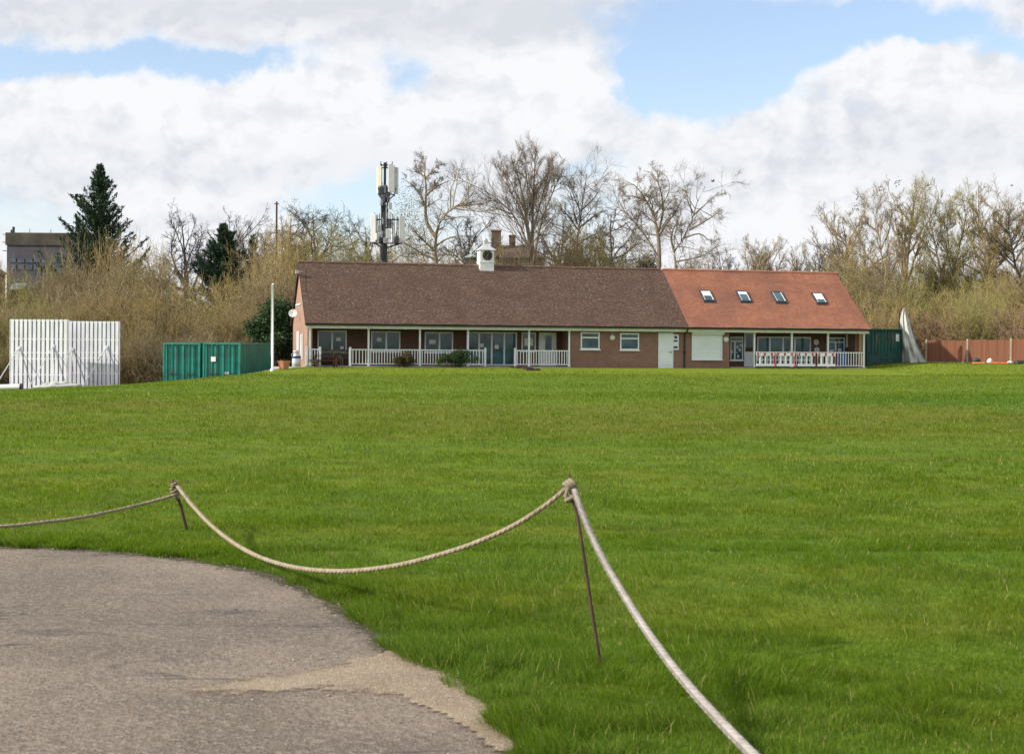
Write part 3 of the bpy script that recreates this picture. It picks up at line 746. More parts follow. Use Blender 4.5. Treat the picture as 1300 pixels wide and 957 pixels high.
for i in range(int(LEN / .45) + 1):      # half round ridge tiles
    t = -.12 + i * .45
    if t + .44 > T_SPLIT: break
    rc.tube([(t, RID, RZ - .02), (t + .44, RID, RZ - .02 + .012 * math.sin(i * 1.7))], .12, 10)
hp(rc, 'ridge_tiles', 'tile_dark', r1)
rc = MB(); t = T_SPLIT
while t < LEN + .1:
    rc.tube([(t, RID, RZ - .02), (t + .44, RID, RZ - .02)], .12, 10); t += .45
hp(rc, 'ridge_tiles', 'tile_red', r2)
# verge boards, gutter, fascia
for t0 in (-.16, LEN + .2):
    hp(MB().prism([(EV, EZ - .16), (RID, RZ - .16), (RID, RZ - .01), (EV, EZ - .02)], 'x', t0, t0 + .04), 'bargeboard', 'dark_wood')
gut = MB(); gp = [(EV - .13, EZ + .015), (EV - .13, EZ - .07), (EV - .09, EZ - .115), (EV - .02, EZ - .115), (EV - .005, EZ - .06), (EV - .005, EZ + .005), (EV - .025, EZ + .005), (EV - .03, EZ - .08), (EV - .08, EZ - .09), (EV - .11, EZ - .06), (EV - .11, EZ + .015)]
gut.prism(gp, 'x', -.15, LEN + .22); hp(gut, 'gutter', 'black')
hp(MB().box(-.1, LEN + .1, EV + .1, EV + .135, EZ - .30, EZ - .045), 'fascia', 'fascia')
tpipe = tp(869.5, .02)
hp(MB().tube([(tpipe, EV - .07, EZ - .1), (tpipe, EV - .07, EZ - .22), (tpipe, .06, EZ - .45), (tpipe, .06, -.1)], .045, 10).box(tpipe - .07, tpipe + .07, .0, .118, .85, 1.0), 'drainpipe', 'black')

def window(t0, t1, z0, z1, v, cols=1, transom=None, papers=(), glass='glass', name='window', fr=.075):
    f = MB(); d0 = v - .055; d1 = v - .004
    f.box(t0, t0 + fr, d0, d1, z0, z1).box(t1 - fr, t1, d0, d1, z0, z1)
    f.box(t0 + fr, t1 - fr, d0, d1, z1 - fr, z1).box(t0 + fr, t1 - fr, d0, d1, z0, z0 + fr)
    if isinstance(cols, int): cuts = [t0 + (t1 - t0) * i / cols for i in range(1, cols)]
    else: cuts = [t0 + (t1 - t0) * c for c in cols]
    zt = z1 - fr
    if transom:
        f.box(t0 + fr, t1 - fr, d0 + .004, d1, transom - fr / 2, transom + fr / 2); zt = transom - fr / 2
    for c in cuts: f.box(c - fr * .7, c + fr * .7, d0 + .002, d1, z0 + fr, zt)
    wn = hp(f, name, 'white')
    if name == 'window': hp(MB().box(t0 - .06, t1 + .06, v - .12, v - .006, z0 - .06, z0 - .003), 'sill', 'white', wn)
    hp(MB().box(t0 + fr * .6, t1 - fr * .6, v - .03, v - .01, z0 + fr * .6, z1 - fr * .6), 'pane', glass, wn)
    for (a, b, c, d) in papers:
        hp(MB().box(t0 + (t1 - t0) * a, t0 + (t1 - t0) * b, v - .036, v - .0325, z0 + (z1 - z0) * c, z0 + (z1 - z0) * d), 'notice', 'paper', wn)
    return wn
vW = VR - .0
def wz(px, py, v): return zl(px, py, v)
# verandah windows (left to right)
window(tp(403, VR), tp(440, VR), wz(421, 447.5, VR), wz(421, 419.5, VR), VR, [.5], papers=((.64, .80, .52, .68), (.78, .90, .16, .28)))
window(tp(471, VR), tp(508, VR), wz(490, 446.5, VR), wz(490, 420.5, VR), VR, [.52], papers=((.2, .36, .5, .68),))
window(tp(539, VR), tp(575, VR), wz(557, 447.5, VR), wz(557, 421.5, VR), VR, [.52], papers=((.16, .38, .42, .62),))
window(tp(592, VR), tp(656, VR), .02, wz(620, 421.5, VR), VR, [.25, .5, .75], name='patio_doors', glass='glass_teal', papers=((.27, .34, .55, .65), (.56, .64, .5, .62)))
window(tp(662, VR), tp(680, VR), wz(670, 446, VR), wz(670, 422, VR), VR, 1, papers=((.2, .8, .3, .7),))
# white inner door with a glazed top
dn = hp(MB().box(tp(684, VR), tp(706, VR), VR - .06, VR - .004, .01, wz(695, 422, VR)), 'door', 'white')
hp(MB().box(tp(692, VR), tp(700, VR), VR - .07, VR - .064, 1.0, 1.95), 'pane', 'glass', dn)
hp(MB().box(tp(703, VR), tp(704.5, VR), VR - .1, VR - .062, .95, 1.1), 'handle', 'steel', dn)
# flush wall windows
for a, b, c, d in ((737, 761, 421.7, 443.5), (787, 811, 422.8, 444.3)):
    window(tp(a, .12), tp(b, .12), wz(a, d, .12), wz(a, c, .12), .12, 1, transom=wz(a, c + 6.8, .12), fr=.085)
d0, d1 = tp(836.3, .12), tp(853.5, .12)
dz = wz(845, 423.5, .12)
dr = hp(MB().box(d0, d1, .06, .116, -.1, dz).box(d0 - .05, d0, .04, .114, -.1, dz + .05).box(d1, d1 + .05, .04, .114, -.1, dz + .05).box(d0 - .05, d1 + .05, .042, .114, dz + .002, dz + .052), 'door', 'white_shade')
hp(MB().box(d0 + .08, d1 - .08, .05, .0585, .98, 1.0).box(d0 + .08, d1 - .08, .05, .0585, .1, .12), 'kick_rail', 'lead', dr)
hp(MB().box(d1 - .14, d1 - .06, .0, .058, .9, 1.0).tube([(d1 - .1, .02, .95), (d1 - .24, .02, .95)], .012, 8), 'handle', 'steel', dr)
# roller shutter
s0, s1 = tp(878, .12), tp(916.5, .12); sb, st_ = wz(897, 456.3, .12), wz(897, 424.5, .12)
sh = MB(); nsl = 12
for i in range(nsl):
    z = sb + (st_ - sb) * i / nsl; hh = (st_ - sb) / nsl
    sh.prism([(.115, z), (.084, z + .004), (.078, z + hh * .5), (.084, z + hh - .004), (.115, z + hh)], 'x', s0 + .06, s1 - .06)
shp = hp(sh, 'roller_shutter', 'shutter')
hp(MB().box(s0 - .05, s1 + .07, -.16, .115, st_ + .004, wz(897, 416.2, .12)), 'shutter_box', 'shutter', shp, bevel=.015)
hp(MB().box(s0, s0 + .058, .04, .115, sb, st_).box(s1 - .058, s1, .04, .115, sb, st_), 'guide_rail', 'shutter', shp)
hp(MB().box(s0 - .03, s1 + .03, .0, .115, sb - .06, sb - .003), 'sill', 'white', shp)
# entrance recess: tall glazed side light, then a pale panelled door with a dark top panel
window(tp(927, VR), tp(943, VR), wz(935, 457.5, VR), wz(935, 427.5, VR), VR, [.35], transom=wz(935, 433.2, VR), papers=((.5, .62, .5, .62), (.68, .82, .38, .5), (.56, .7, .12, .24), (.1, .2, .3, .42), (.74, .9, .6, .68), (.48, .58, .3, .36)))
e0, e1 = tp(944.5, VR), tp(957, VR)
ed = hp(MB().box(e0, e1, VR - .06, VR - .004, .01, wz(950, 421, VR)), 'door', 'white_shade'); ed['label'] = 'pale entrance door with a dark glazed upper half'
hp(MB().box(e0 + .1, e1 - .1, VR - .07, VR - .062, 1.15, wz(950, 424, VR)), 'pane', 'glass', ed)
hp(MB().box(e0 + .07, e1 - .05, VR - .08, VR - .0715, 1.0, 1.28), 'door_plate', 'dark_wood', ed)
# right verandah glazing
window(tp(961, VR), tp(1029, VR), .45, wz(995, 427.6, VR), VR, [.235, .48, .70], glass='glass_teal', papers=((.14, .2, .12, .32), (.6, .66, .3, .42)))
window(tp(1049, VR), tp(1072, VR), .02, wz(1060, 428.4, VR), VR, [.5], transom=wz(1060, 434.4, VR), name='glazed_door', glass='glass_teal', papers=((.62, .82, .45, .62), (.18, .4, .5, .58)))
# verandah posts, newels, railings
for px in (393.6, 467.8, 533, 594, 671.5, 722.5, 957.5, 1005, 1051, 1096.5):
    t = tp(px, 0)
    hp(MB().box(t - .055, t + .055, -.055, .055, -.05, 2.3).box(t - .075, t + .075, -.075, .075, 2.2, 2.27).box(t - .07, t + .07, -.07, .07, -.06, .08), 'post', 'white')
hp(MB().box(-.02, tA, -.06, .06, 2.275, 2.36).box(tC + 1.9, LEN, -.06, .06, 2.275, 2.36), 'beam', 'fascia')
for px in (389.6, 406.3, 444.6, 616, 653.8, 1097.9):
    if px > 1097: continue
    t = tp(px, 0); hp(MB().box(t - .06, t + .06, -.06, .06, -.05, 1.08).box(t - .085, t + .085, -.085, .085, 1.08, 1.11).prism([(t - .07, 1.11), (t + .07, 1.11), (t, 1.16)], 'y', -.07, .07), 'newel', 'white')
def railing(p0, p1, step=.165, v=0.0):
    a, b = tp(p0, 0), tp(p1, 0); r = MB()
    r.box(a, b, v - .035, v + .035, .955, 1.02).box(a, b, v - .028, v + .028, .09, .14)
    n = max(1, int((b - a) / step))
    for i in range(n):
        t = a + (b - a) * (i + .5) / n; r.box(t - .026, t + .026, v - .017, v + .017, .14, .955)
    hp(r, 'railing', 'white')
for a, b in ((390.8, 405), (446, 466.5), (469, 532), (534.3, 593), (595.2, 614.8), (655, 670.5), (672.8, 721.5), (959, 1004), (1006.2, 1050), (1052, 1095.6)): railing(a, b, .165 if a < 900 else .19)
# end post with sunlight put into its orange, white plate at the verandah's far end
tq = tp(1090.5, .9); hp(MB().box(tq - .11, tq + .11, .7, .79, 0, 2.48), 'end_post', 'post_sunlit')
tq = tp(1085.5, 1.0); hp(MB().box(tq - .2, tq + .2, VR - .05, VR - .004, 1.35, 2.25), 'wall_board', 'white')
# flood lights, camera, aerial on the gable end
def gz(py, v=1.0): return zl(382, py, v)
g = MB(); g.box(-.30, .0, 3.3, 3.42, gz(343), gz(343) + .05).box(-.42, -.22, 3.22, 3.5, gz(345), gz(341)); hp(g, 'floodlight', 'lead')
g = MB().tube([(-.02, 1.5, gz(386)), (-.25, 1.5, gz(386)), (-.3, 1.35, gz(385.6))], .03, 8).tube([(-.25, 1.5, gz(386)), (-.55, 1.6, gz(388))], .075, 10); hp(g, 'security_camera', 'white')
g = MB(); g.lathe([(.02, 0), (.14, .03), (.26, .10), (.27, .105), (.24, .1), (.01, .045)], 16)
dish = hp(g, 'satellite_dish', 'panel'); dish.location = (-.42, 4.8, gz(397)); dish.rotation_euler = (rad(70), 0, rad(-15))
hp(MB().tube([(0, 0, .03), (-.1, -.1, -.5)], .02, 6), 'bracket', 'steel', dish)
for vv, z0, z1, n_ in ((2.4, .35, 1.95, 'pipe'), (3.3, .35, 1.9, 'pipe')):
    hp(MB().tube([(-.05, vv, z0), (-.05, vv, z1)], .045, 8), n_, 'white')
hp(MB().box(-.03, .018, 5.2, 6.4, .9, 2.1), 'gable_window', 'white')
hp(MB().tube([(-.04, .55, gz(372)), (-.04, .55, gz(341))], .022, 6), 'cable', 'black')
# skylights on the red roof
nrm = Vector((0, -(RZ - EZ), RID - EV)).normalized(); upv = Vector((0, RID - EV, RZ - EZ)).normalized()
for px, blind in ((897, .55), (943.5, .3), (988, .0), (1039.5, .7)):
    py = {897: 376.3, 943.5: 377, 988: 377.8, 1039.5: 379.2}[px]
    for it in range(3):
        v = 1.4 if it == 0 else v
        z = zl(px, py, v); v = EV + (z - EZ) / slope
    c = Vector((tp(px, v), v, EZ + (v - EV) * slope)) + nrm * .03; X = Vector((1, 0, 0)); hw, hh = .39, .60
    def P(a, b, n): return c + X * a + upv * b + nrm * n
    f = MB()
    def slab(m, a0, a1, b0, b1, n0, n1): m.solid([P(a0, b0, n0), P(a1, b0, n0), P(a1, b1, n0), P(a0, b1, n0), P(a0, b0, n1), P(a1, b0, n1), P(a1, b1, n1), P(a0, b1, n1)])
    slab(f, -hw, -hw + .07, -hh, hh, -.03, .07); slab(f, hw - .07, hw, -hh, hh, -.03, .07); slab(f, -hw + .07, hw - .07, -hh, -hh + .09, -.03, .07); slab(f, -hw + .07, hw - .07, hh - .09, hh, -.03, .075)
    sk = hp(f, 'skylight', 'dark_steel')
    p = MB(); slab(p, -hw + .06, hw - .06, -hh + .08, hh - .08, .02, .045); hp(p, 'pane', 'glass', sk)
    p = MB(); slab(p, -hw + .07, -hw + .12, -hh + .09, hh - .09, .047, .06); slab(p, hw - .12, hw - .07, -hh + .09, hh - .09, .047, .06); hp(p, 'sash', 'white', sk)
    if blind:
        p = MB(); slab(p, -hw + .121, hw - .121, hh - .095 - blind * .95, hh - .095, .0465, .052); hp(p, 'blind', 'white', sk)
    p = MB(); slab(p, -hw - .05, hw + .05, -hh - .14, -hh - .003, -.01, .012); hp(p, 'flashing', 'dark_steel', sk)
# clock turret astride the ridge
tc = tp(617.7, RID - .5); hw = .47; z0 = RZ - .55; z1 = zl(618, 317.6, RID - .47)
cup = hp(MB().box(tc - hw, tc + hw, RID - hw, RID + hw, z0, z1).box(tc - hw - .04, tc + hw + .04, RID - hw - .04, RID + hw + .04, zl(618, 332.7, RID - .47) - .03, zl(618, 332.7, RID - .47) + .03), 'clock_turret', 'white', bevel=.01)
cr = MB(); zt = zl(618, 307, RID); prof = [(hw + .11, z1 + .002), (hw + .06, z1 + .06), (hw * .62, z1 + .24), (hw * .32, z1 + .40), (.13, zt - .06), (.13, zt + .08), (.03, zt + .12)]
b0 = len(cr.v)
for r, z in prof:
    cr.v += [(tc - r, RID - r, z), (tc + r, RID - r, z), (tc + r, RID + r, z), (tc - r, RID + r, z)]
for i in range(len(prof) - 1):
    for k in range(4): cr.f.append((i * 4 + k, i * 4 + (k + 1) % 4, i * 4 + 4 + (k + 1) % 4, i * 4 + 4 + k))
cr.f += [(3, 2, 1, 0), tuple(4 * (len(prof) - 1) + k for k in range(4))]
hp(cr, 'turret_roof', 'lead', cup)
hp(MB().tube([(tc - .07, RID - .05, zt + .05), (tc - .02, RID - .05, zt + .2), (tc + .05, RID - .05, zt + .1)], .06, 8), 'finial', 'lead', cup)
cz = zl(618.2, 324.3, RID - hw); yf = RID - hw
hp(MB().disc_y(tc + .02, yf - .06, yf - .002, cz, .325), 'clock_face', 'clockface', cup)
nm = MB()
for k in range(12):
    a = math.pi * 2 * k / 12; s = .042 if k % 3 == 0 else .032
    cxk, czk = tc + .02 + math.sin(a) * .25, cz + math.cos(a) * .25; u = Vector((math.sin(a), 0, math.cos(a))); q = Vector((math.cos(a), 0, -math.sin(a)))
    for off in ((0,) if k % 3 else (-.014, .014)):
        p0 = Vector((cxk, yf - .064, czk)) + q * off; nm.bar(p0 - u * s, p0 + u * s, .011, .006)
hp(nm, 'numerals', 'gold', cup)
hd = MB()
for ang, ln, wd in ((rad(210), .25, .03), (rad(18), .19, .042)):
    u = Vector((math.sin(ang), 0, math.cos(ang))); p0 = Vector((tc + .02, yf - .072 - wd * .1, cz)); hd.bar(p0 - u * .04, p0 + u * ln, wd, .006)
hp(hd, 'clock_hands', 'gold', cup)

# ---- things fixed to or standing at the pavilion
def on_wall(name, label, cat, px, py, v, mb_fn, mat, group=None):
    t = tp(px, v); o = mb_fn(MB()).build(name, M[mat]); o.location = B2W(t, v, zl(px, py, v)); o.rotation_euler = (0, 0, PHI); return tag(o, label, cat, group)
o = on_wall('notice_board', 'white board with three dark blue notices beside the white door', 'notice board', 857.3, 434.3, .12, lambda m: m.box(-.22, .22, -.05, -.004, -.5, .5), 'white_shade')
for a, b, c, d in ((-.08, .1, .22, .40), (-.13, .14, .02, .13), (-.13, .14, -.40, -.26)): MB().box(a, b, -.056, -.0515, c, d).build('notice', M['navy'], o)
def round_lamp(label, px, py, v, r):
    o = on_wall('wall_lamp', label, 'lamp', px, py, v, lambda m: m.disc_y(0, -.05, -.004, 0, r), 'white'); 
    g = MB(); g.lathe([(r * .92, 0), (r * .85, .05), (r * .55, .1), (.02, .12)], 20); q = g.build('lamp_glass', M['lampglass'], o, smooth=True); q.rotation_euler = (rad(90), 0, 0); q.location = (0, -.05, 0); return o
l1 = round_lamp('round white bulkhead lamp between the two small white windows', 777.2, 428.7, .12, .18)
MB().tube([(0, -.02, .17), (0, -.02, .72)], .014, 6).build('conduit', M['white'], l1)
round_lamp('round white bulkhead lamp on the brick pier by the shutter', 921.5, 431.0, .12, .18)
def plaque(label, px, py):
    o = on_wall('plaque', label, 'plaque', px, py, VR, lambda m: m.disc_y(0, -.04, -.004, 0, .19), 'panel'); MB().disc_y(0, -.046, -.0415, 0, .10).build('emblem', M['steel'], o); return o
plaque('round cream wall plaque above another beside the glazed door', 1036, 434.5); plaque('round cream wall plaque with grey centre, lower of the pair', 1036.8, 444.3)

def put(o, t, v, z=None, rz=0):
    p = B2W(t, v, 0); p.z = (BZ + z) if z is not None else Hs(p.x, p.y); o.location = p; o.rotation_euler = (0, 0, PHI + rz); return o
# red and white pedestrian barriers along the right verandah
def barrier():
    r = thing('barrier', 'red and white plastic pedestrian barrier standing by verandah railing', 'barrier', group='red and white barriers before the railing')
    h = .62
    MB().box(-h, h, -.03, .03, .84, 1.02).build('top_board', M['white_shade'], r); MB().box(-h, h, -.03, .03, .16, .32).build('bottom_board', M['white_shade'], r)
    for x in (-.36, 0, .36): MB().box(x - .05, x + .05, -.025, .025, .32, .84).build('upright', M['white_shade'], r)
    for x in (-.56, -.08, .42): MB().box(x - .06, x + .08, -.034, -.0305, .86, 1.015).box(x - .06, x + .08, -.034, .034, 1.021, 1.035).build('red_band', M['red'], r)
    MB().box(h + .002, h + .05, -.03, .03, .04, 1.04).build('end_post', M['red'], r)
    for x in (-.5, .5): MB().box(x - .05, x + .05, -.28, .28, 0, .06).build('foot', M['black'], r)
    return r
b0 = barrier()
for i, (px, lab) in enumerate(((972, 'red and white pedestrian barrier nearest the entrance door'), (997.5, 'red and white pedestrian barrier second along from the entrance door'), (1024, 'red and white pedestrian barrier below the two round plaques'), (1049.5, 'red and white pedestrian barrier next to the blue bin'))):
    o = b0 if i == 0 else dup(b0, (0, 0, 0), 0)
    put(o, tp(px, -.55), -.55, rz=rad((1, -1, 1.5, -.8)[i])); o['label'] = lab
# blue bin
bn = MB().solid([(-.24, -.24, .06), (.24, -.24, .06), (.24, .24, .06), (-.24, .24, .06), (-.29, -.32, .98), (.29, -.32, .98), (.29, .3, .98), (-.29, .3, .98)]).build('wheelie_bin', M['blue'])
tag(bn, 'blue wheeled bin behind the white railing by the glazed door', 'bin'); put(bn, tp(1067.5, .5), .5, 0)
MB().prism([(-.36, .985), (.33, .985), (.3, 1.06), (-.2, 1.08), (-.36, 1.02)], 'x', -.31, .31).build('lid', M['blue'], bn)
for x in (-.27, .27): MB().prism([(.2 + .1 * math.cos(a), .1 + .1 * math.sin(a)) for a in np.linspace(0, 6.283, 15)[:-1]], 'x', x - .03, x + .03).build('wheel', M['black'], bn)
# picnic table and bench at the open end of the verandah
pt = thing('picnic_table', 'dark brown wooden picnic table at the open end of the verandah', 'picnic table'); put(pt, tp(413, -.75), -.75, -.12, rad(4))
m = MB()
for i in range(5): m.box(-.8, .8, -.36 + i * .145, -.36 + i * .145 + .135, .72, .76)
m.build('tabletop', M['dark_wood'], pt)
for s in (-1, 1):
    MB().box(-.85, .85, s * .68 - .13, s * .68 - .005, .43, .47).box(-.85, .85, s * .68 + .005, s * .68 + .13, .43, .47).build('bench_seat', M['dark_wood'], pt)
for x in (-.6, .6):
    MB().bar((x, -.22, .72), (x, -.62, 0), .05, .1, (1, 0, 0)).bar((x + .055, .22, .72), (x + .055, .62, 0), .05, .1, (1, 0, 0)).build('leg_frame', M['dark_wood'], pt)
    MB().box(x - .028, x + .028, -.8, .8, .37, .43).build('cross_beam', M['dark_wood'], pt)
bt = thing('bench', 'dark wooden slatted bench against the wall below the window', 'bench'); put(bt, tp(425, 1.2), 1.2, 0)
m = MB()
for i in range(4): m.box(-.95, .95, -.25 + i * .12, -.25 + i * .12 + .1, .42, .45)
m.build('seat', M['old_wood'], bt)
m = MB().box(-.95, .95, .26, .3, .88, .96).box(-.95, .95, .26, .3, .5, .55)
for i in range(15): x = -.88 + i * .126; m.box(x - .03, x + .03, .27, .29, .55, .88)
m.build('backrest', M['old_wood'], bt)
for x in (-.92, .92):
    MB().box(x - .035, x + .035, -.26, -.19, 0, .64).box(x - .034, x + .034, -.28, .26, .6, .645).build('armrest', M['old_wood'], bt)
    MB().box(x - .034, x + .034, .26, .32, 0, .9).build('leg', M['old_wood'], bt)
bt2 = thing('wooden_chair', 'weathered wooden chair between picnic table and railing', 'chair'); put(bt2, tp(429.5, .2), .2, 0, rad(12))
MB().box(-.24, .24, -.22, .24, .42, .46).build('seat', M['old_wood'], bt2); MB().box(-.24, .24, .2, .24, .55, .62).box(-.24, .24, .2, .24, .8, .9).build('backrest', M['old_wood'], bt2)
for x in (-.21, .21):
    for y in (-.19, .22): MB().box(x - .025, x + .025, y - .025, y + .025, 0, .42 if y < 0 else .9).build('leg', M['old_wood'], bt2)
# milk churn, planter, paving, timber steps
p = B2W(tp(376.3, .4), .4); p.z = Hs(p.x, p.y) + .1
ch = MB().lathe([(.24, 0), (.26, .03), (.255, .3), (.27, .32), (.265, .36), (.26, .62), (.24, .72), (.17, .84), (.16, .98), (.2, 1.02), (.2, 1.07), (.02, 1.1)], 20).build('milk_churn', M['keg'], smooth=True)
ch.location = p; tag(ch, 'pale grey metal churn standing by the brick gable end', 'churn')
MB().lathe([(.272, .63), (.272, .76), (.25, .77), (.25, .63)], 20).build('blue_band', M['navy'], ch, smooth=True)
for a in (0, math.pi):
    MB().tube([(math.cos(a) * .17, math.sin(a) * .17, .93), (math.cos(a) * .3, math.sin(a) * .3, .88), (math.cos(a) * .26, math.sin(a) * .26, .72)], .014, 6).build('handle', M['keg'], ch)
p = W(360.5, 470, 83.2); p.z = Hs(p.x, p.y)
pl = MB().lathe([(.17, 0), (.2, .02), (.29, .42), (.32, .43), (.32, .5), (.27, .5), (.25, .4), (.02, .39)], 8).build('planter', M['terracotta']); pl.location = p; pl.scale = (1.25, .8, 1); tag(pl, 'terracotta planter on the grass by the white flagpole', 'planter')
rr = np.random.RandomState(8); m = MB()
for k in range(26):
    x, y = rr.uniform(-.22, .22), rr.uniform(-.2, .2); h = rr.uniform(.08, .22); a = rr.rand() * 6.3
    m.face([(x - .05 * math.cos(a), y - .05 * math.sin(a), .42), (x + .05 * math.cos(a), y + .05 * math.sin(a), .42), (x + .09 * math.cos(a + 1), y + .09 * math.sin(a + 1), .42 + h)])
m.build('dead_plants', M['old_wood'], pl)
pv = MB()
t0, t1 = tp(371, -1.2), tp(447, -1.2)
tag(MB().prism([(t0, -1.55), (tp(398, -1), -1.6), (tp(398, -1), -.13), (-.9, -.1), (-.9, 1.6), (-2.0, 1.2)], 'z', -.3, -.085).build('paving', M['concrete']), 'pale concrete paving slab beside the gable end', kind='structure')
bpy.data.objects['paving'].location = (XL, YL, BZ); bpy.data.objects['paving'].rotation_euler = (0, 0, PHI)
o = MB().box(tp(398, -1) + .02, tp(446, -1), -1.45, -.13, -.35, -.125).build('terrace', M['slab']); o.location = (XL, YL, BZ); o.rotation_euler = (0, 0, PHI); tag(o, 'grey concrete terrace under the picnic table', kind='structure')
stp = thing('timber_steps', 'dark timber sleeper steps set into the grass bank', 'steps')
stp.location = B2W(0, 0, 0) - Vector((0, 0, BZ)); stp.rotation_euler = (0, 0, PHI)
for i, (a, b, y) in enumerate(((647, 664, 465.6), (654.5, 670, 468.2), (663, 676, 470.6), (667, 684, 472.8))):
    v = -.75 - i * .85; t0, t1 = tp(a, v), tp(b, v); pw = B2W((t0 + t1) / 2, v); g = Hs(pw.x, pw.y)
    MB().box(t0, t1, v - .32, v + .2, g - .2, g + .10).build('step', M['dark_wood'], stp, bevel=.012)
# ================================================================== sight screens
def sight_screen(label, pxl, pxr, pyt, pyb, d, braces, rz):
    a = W(pxl, pyb, d); b = W(pxr, pyb, d); wdt = (b - a).length * 1.0; top = W((pxl + pxr) / 2, pyt, d).z
    base = Vector(((a.x + b.x) / 2, d, Hs((a.x + b.x) / 2, d + .1)))
    r = thing('sight_screen', label, 'sight screen', base, rz, 'white cricket sight screens')
    h = top - base.z; n = round(wdt / .285); st = wdt / n
    f = MB(); k = MB()
    for i in range(n):
        x = -wdt / 2 + st * (i + .5); f.box(x - .096, x + .096, -.05, -.03, .28, h)
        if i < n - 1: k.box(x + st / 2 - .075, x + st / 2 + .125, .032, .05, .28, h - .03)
    f.build('front_slats', M['screen_w'], r); k.build('back_slats', M['screen_back_shade'], r)
    rl = MB()
    for z in (.32, h * .27, h * .48, h * .56, h * .74, h - .07): rl.box(-wdt / 2, wdt / 2, -.028, .03, z - .035, z + .035)
    rl.box(-wdt / 2 - .03, -wdt / 2 - .002, -.04, .07, .2, h).box(wdt / 2 + .002, wdt / 2 + .03, -.04, .07, .2, h)
    rl.build('frame', M['screen_w'], r)
    for px, py in braces:
        t = W(px, py, d) - base; c, s = math.cos(-rz), math.sin(-rz); tx = t.x * c - t.y * s; z = t.z
        MB().tube([(tx, -.1, z), (tx - 1.05, -1.5, .06)], .03, 6).tube([(tx, -.1, z - .02), (tx + .85, -1.35, .06)], .022, 6).box(tx - .1, tx + .1, -.1, -.052, z - .1, z + .12).build('brace', M['screen_w'], r)
    for s in (-.38, .38):
        w_ = MB().prism([(.16 * math.cos(q), .16 + .16 * math.sin(q)) for q in np.linspace(0, 6.283, 17)[:-1]], 'x', s * wdt - .05, s * wdt + .05).build('wheel', M['dark_steel'], r)
    return r
sight_screen('taller white slatted sight screen nearest the frame edge with rolled cover at foot', 9.5, 89, 405.5, 488, 87.2, ((22, 442), (70, 440)), rad(-11))
sight_screen('lower white slatted sight screen, the one next to the green containers', 84.5, 153, 407.8, 488.5, 89.0, ((90, 444), (137, 441)), rad(-9))
a = W(-30, 492, 85.8); b = W(37, 491.3, 85.9)
a.z = Hs(a.x, 84.4) + .16; b.z = Hs(b.x, 84.4) + .16; a.y = 84.3; b.y = 84.35
o = MB().tube([a, b], .165, 16).build('cover_roller', M['white'], smooth=False); tag(o, 'white roller tube with dark end lying at foot of sight screen', 'roller')
d_ = (b - a).normalized(); MB().tube([b + d_ * .003, b + d_ * .12], .2, 16).build('end_wheel', M['black'], o)
m = MB(); rr = np.random.RandomState(2)
for i in range(3):
    p = [W(px, 491, 84.4) for px in np.linspace(42 + i * 6, 104 - i * 9, 9)]
    for q in p: q.y = 84.45 + i * .16 - (.1 if i == 2 else 0); q.z = Hs(q.x, 84.4) + .1 + (.14 if i == 2 else 0) + rr.normal(0, .015)
    m.tube(p, [.07] + [.12 + rr.normal(0, .015) for _ in range(7)] + [.06], 8)
tag(m.build('folded_cover', M['tarp'], smooth=True), 'folded grey pitch cover lying along the foot of the sight screens', 'cover')

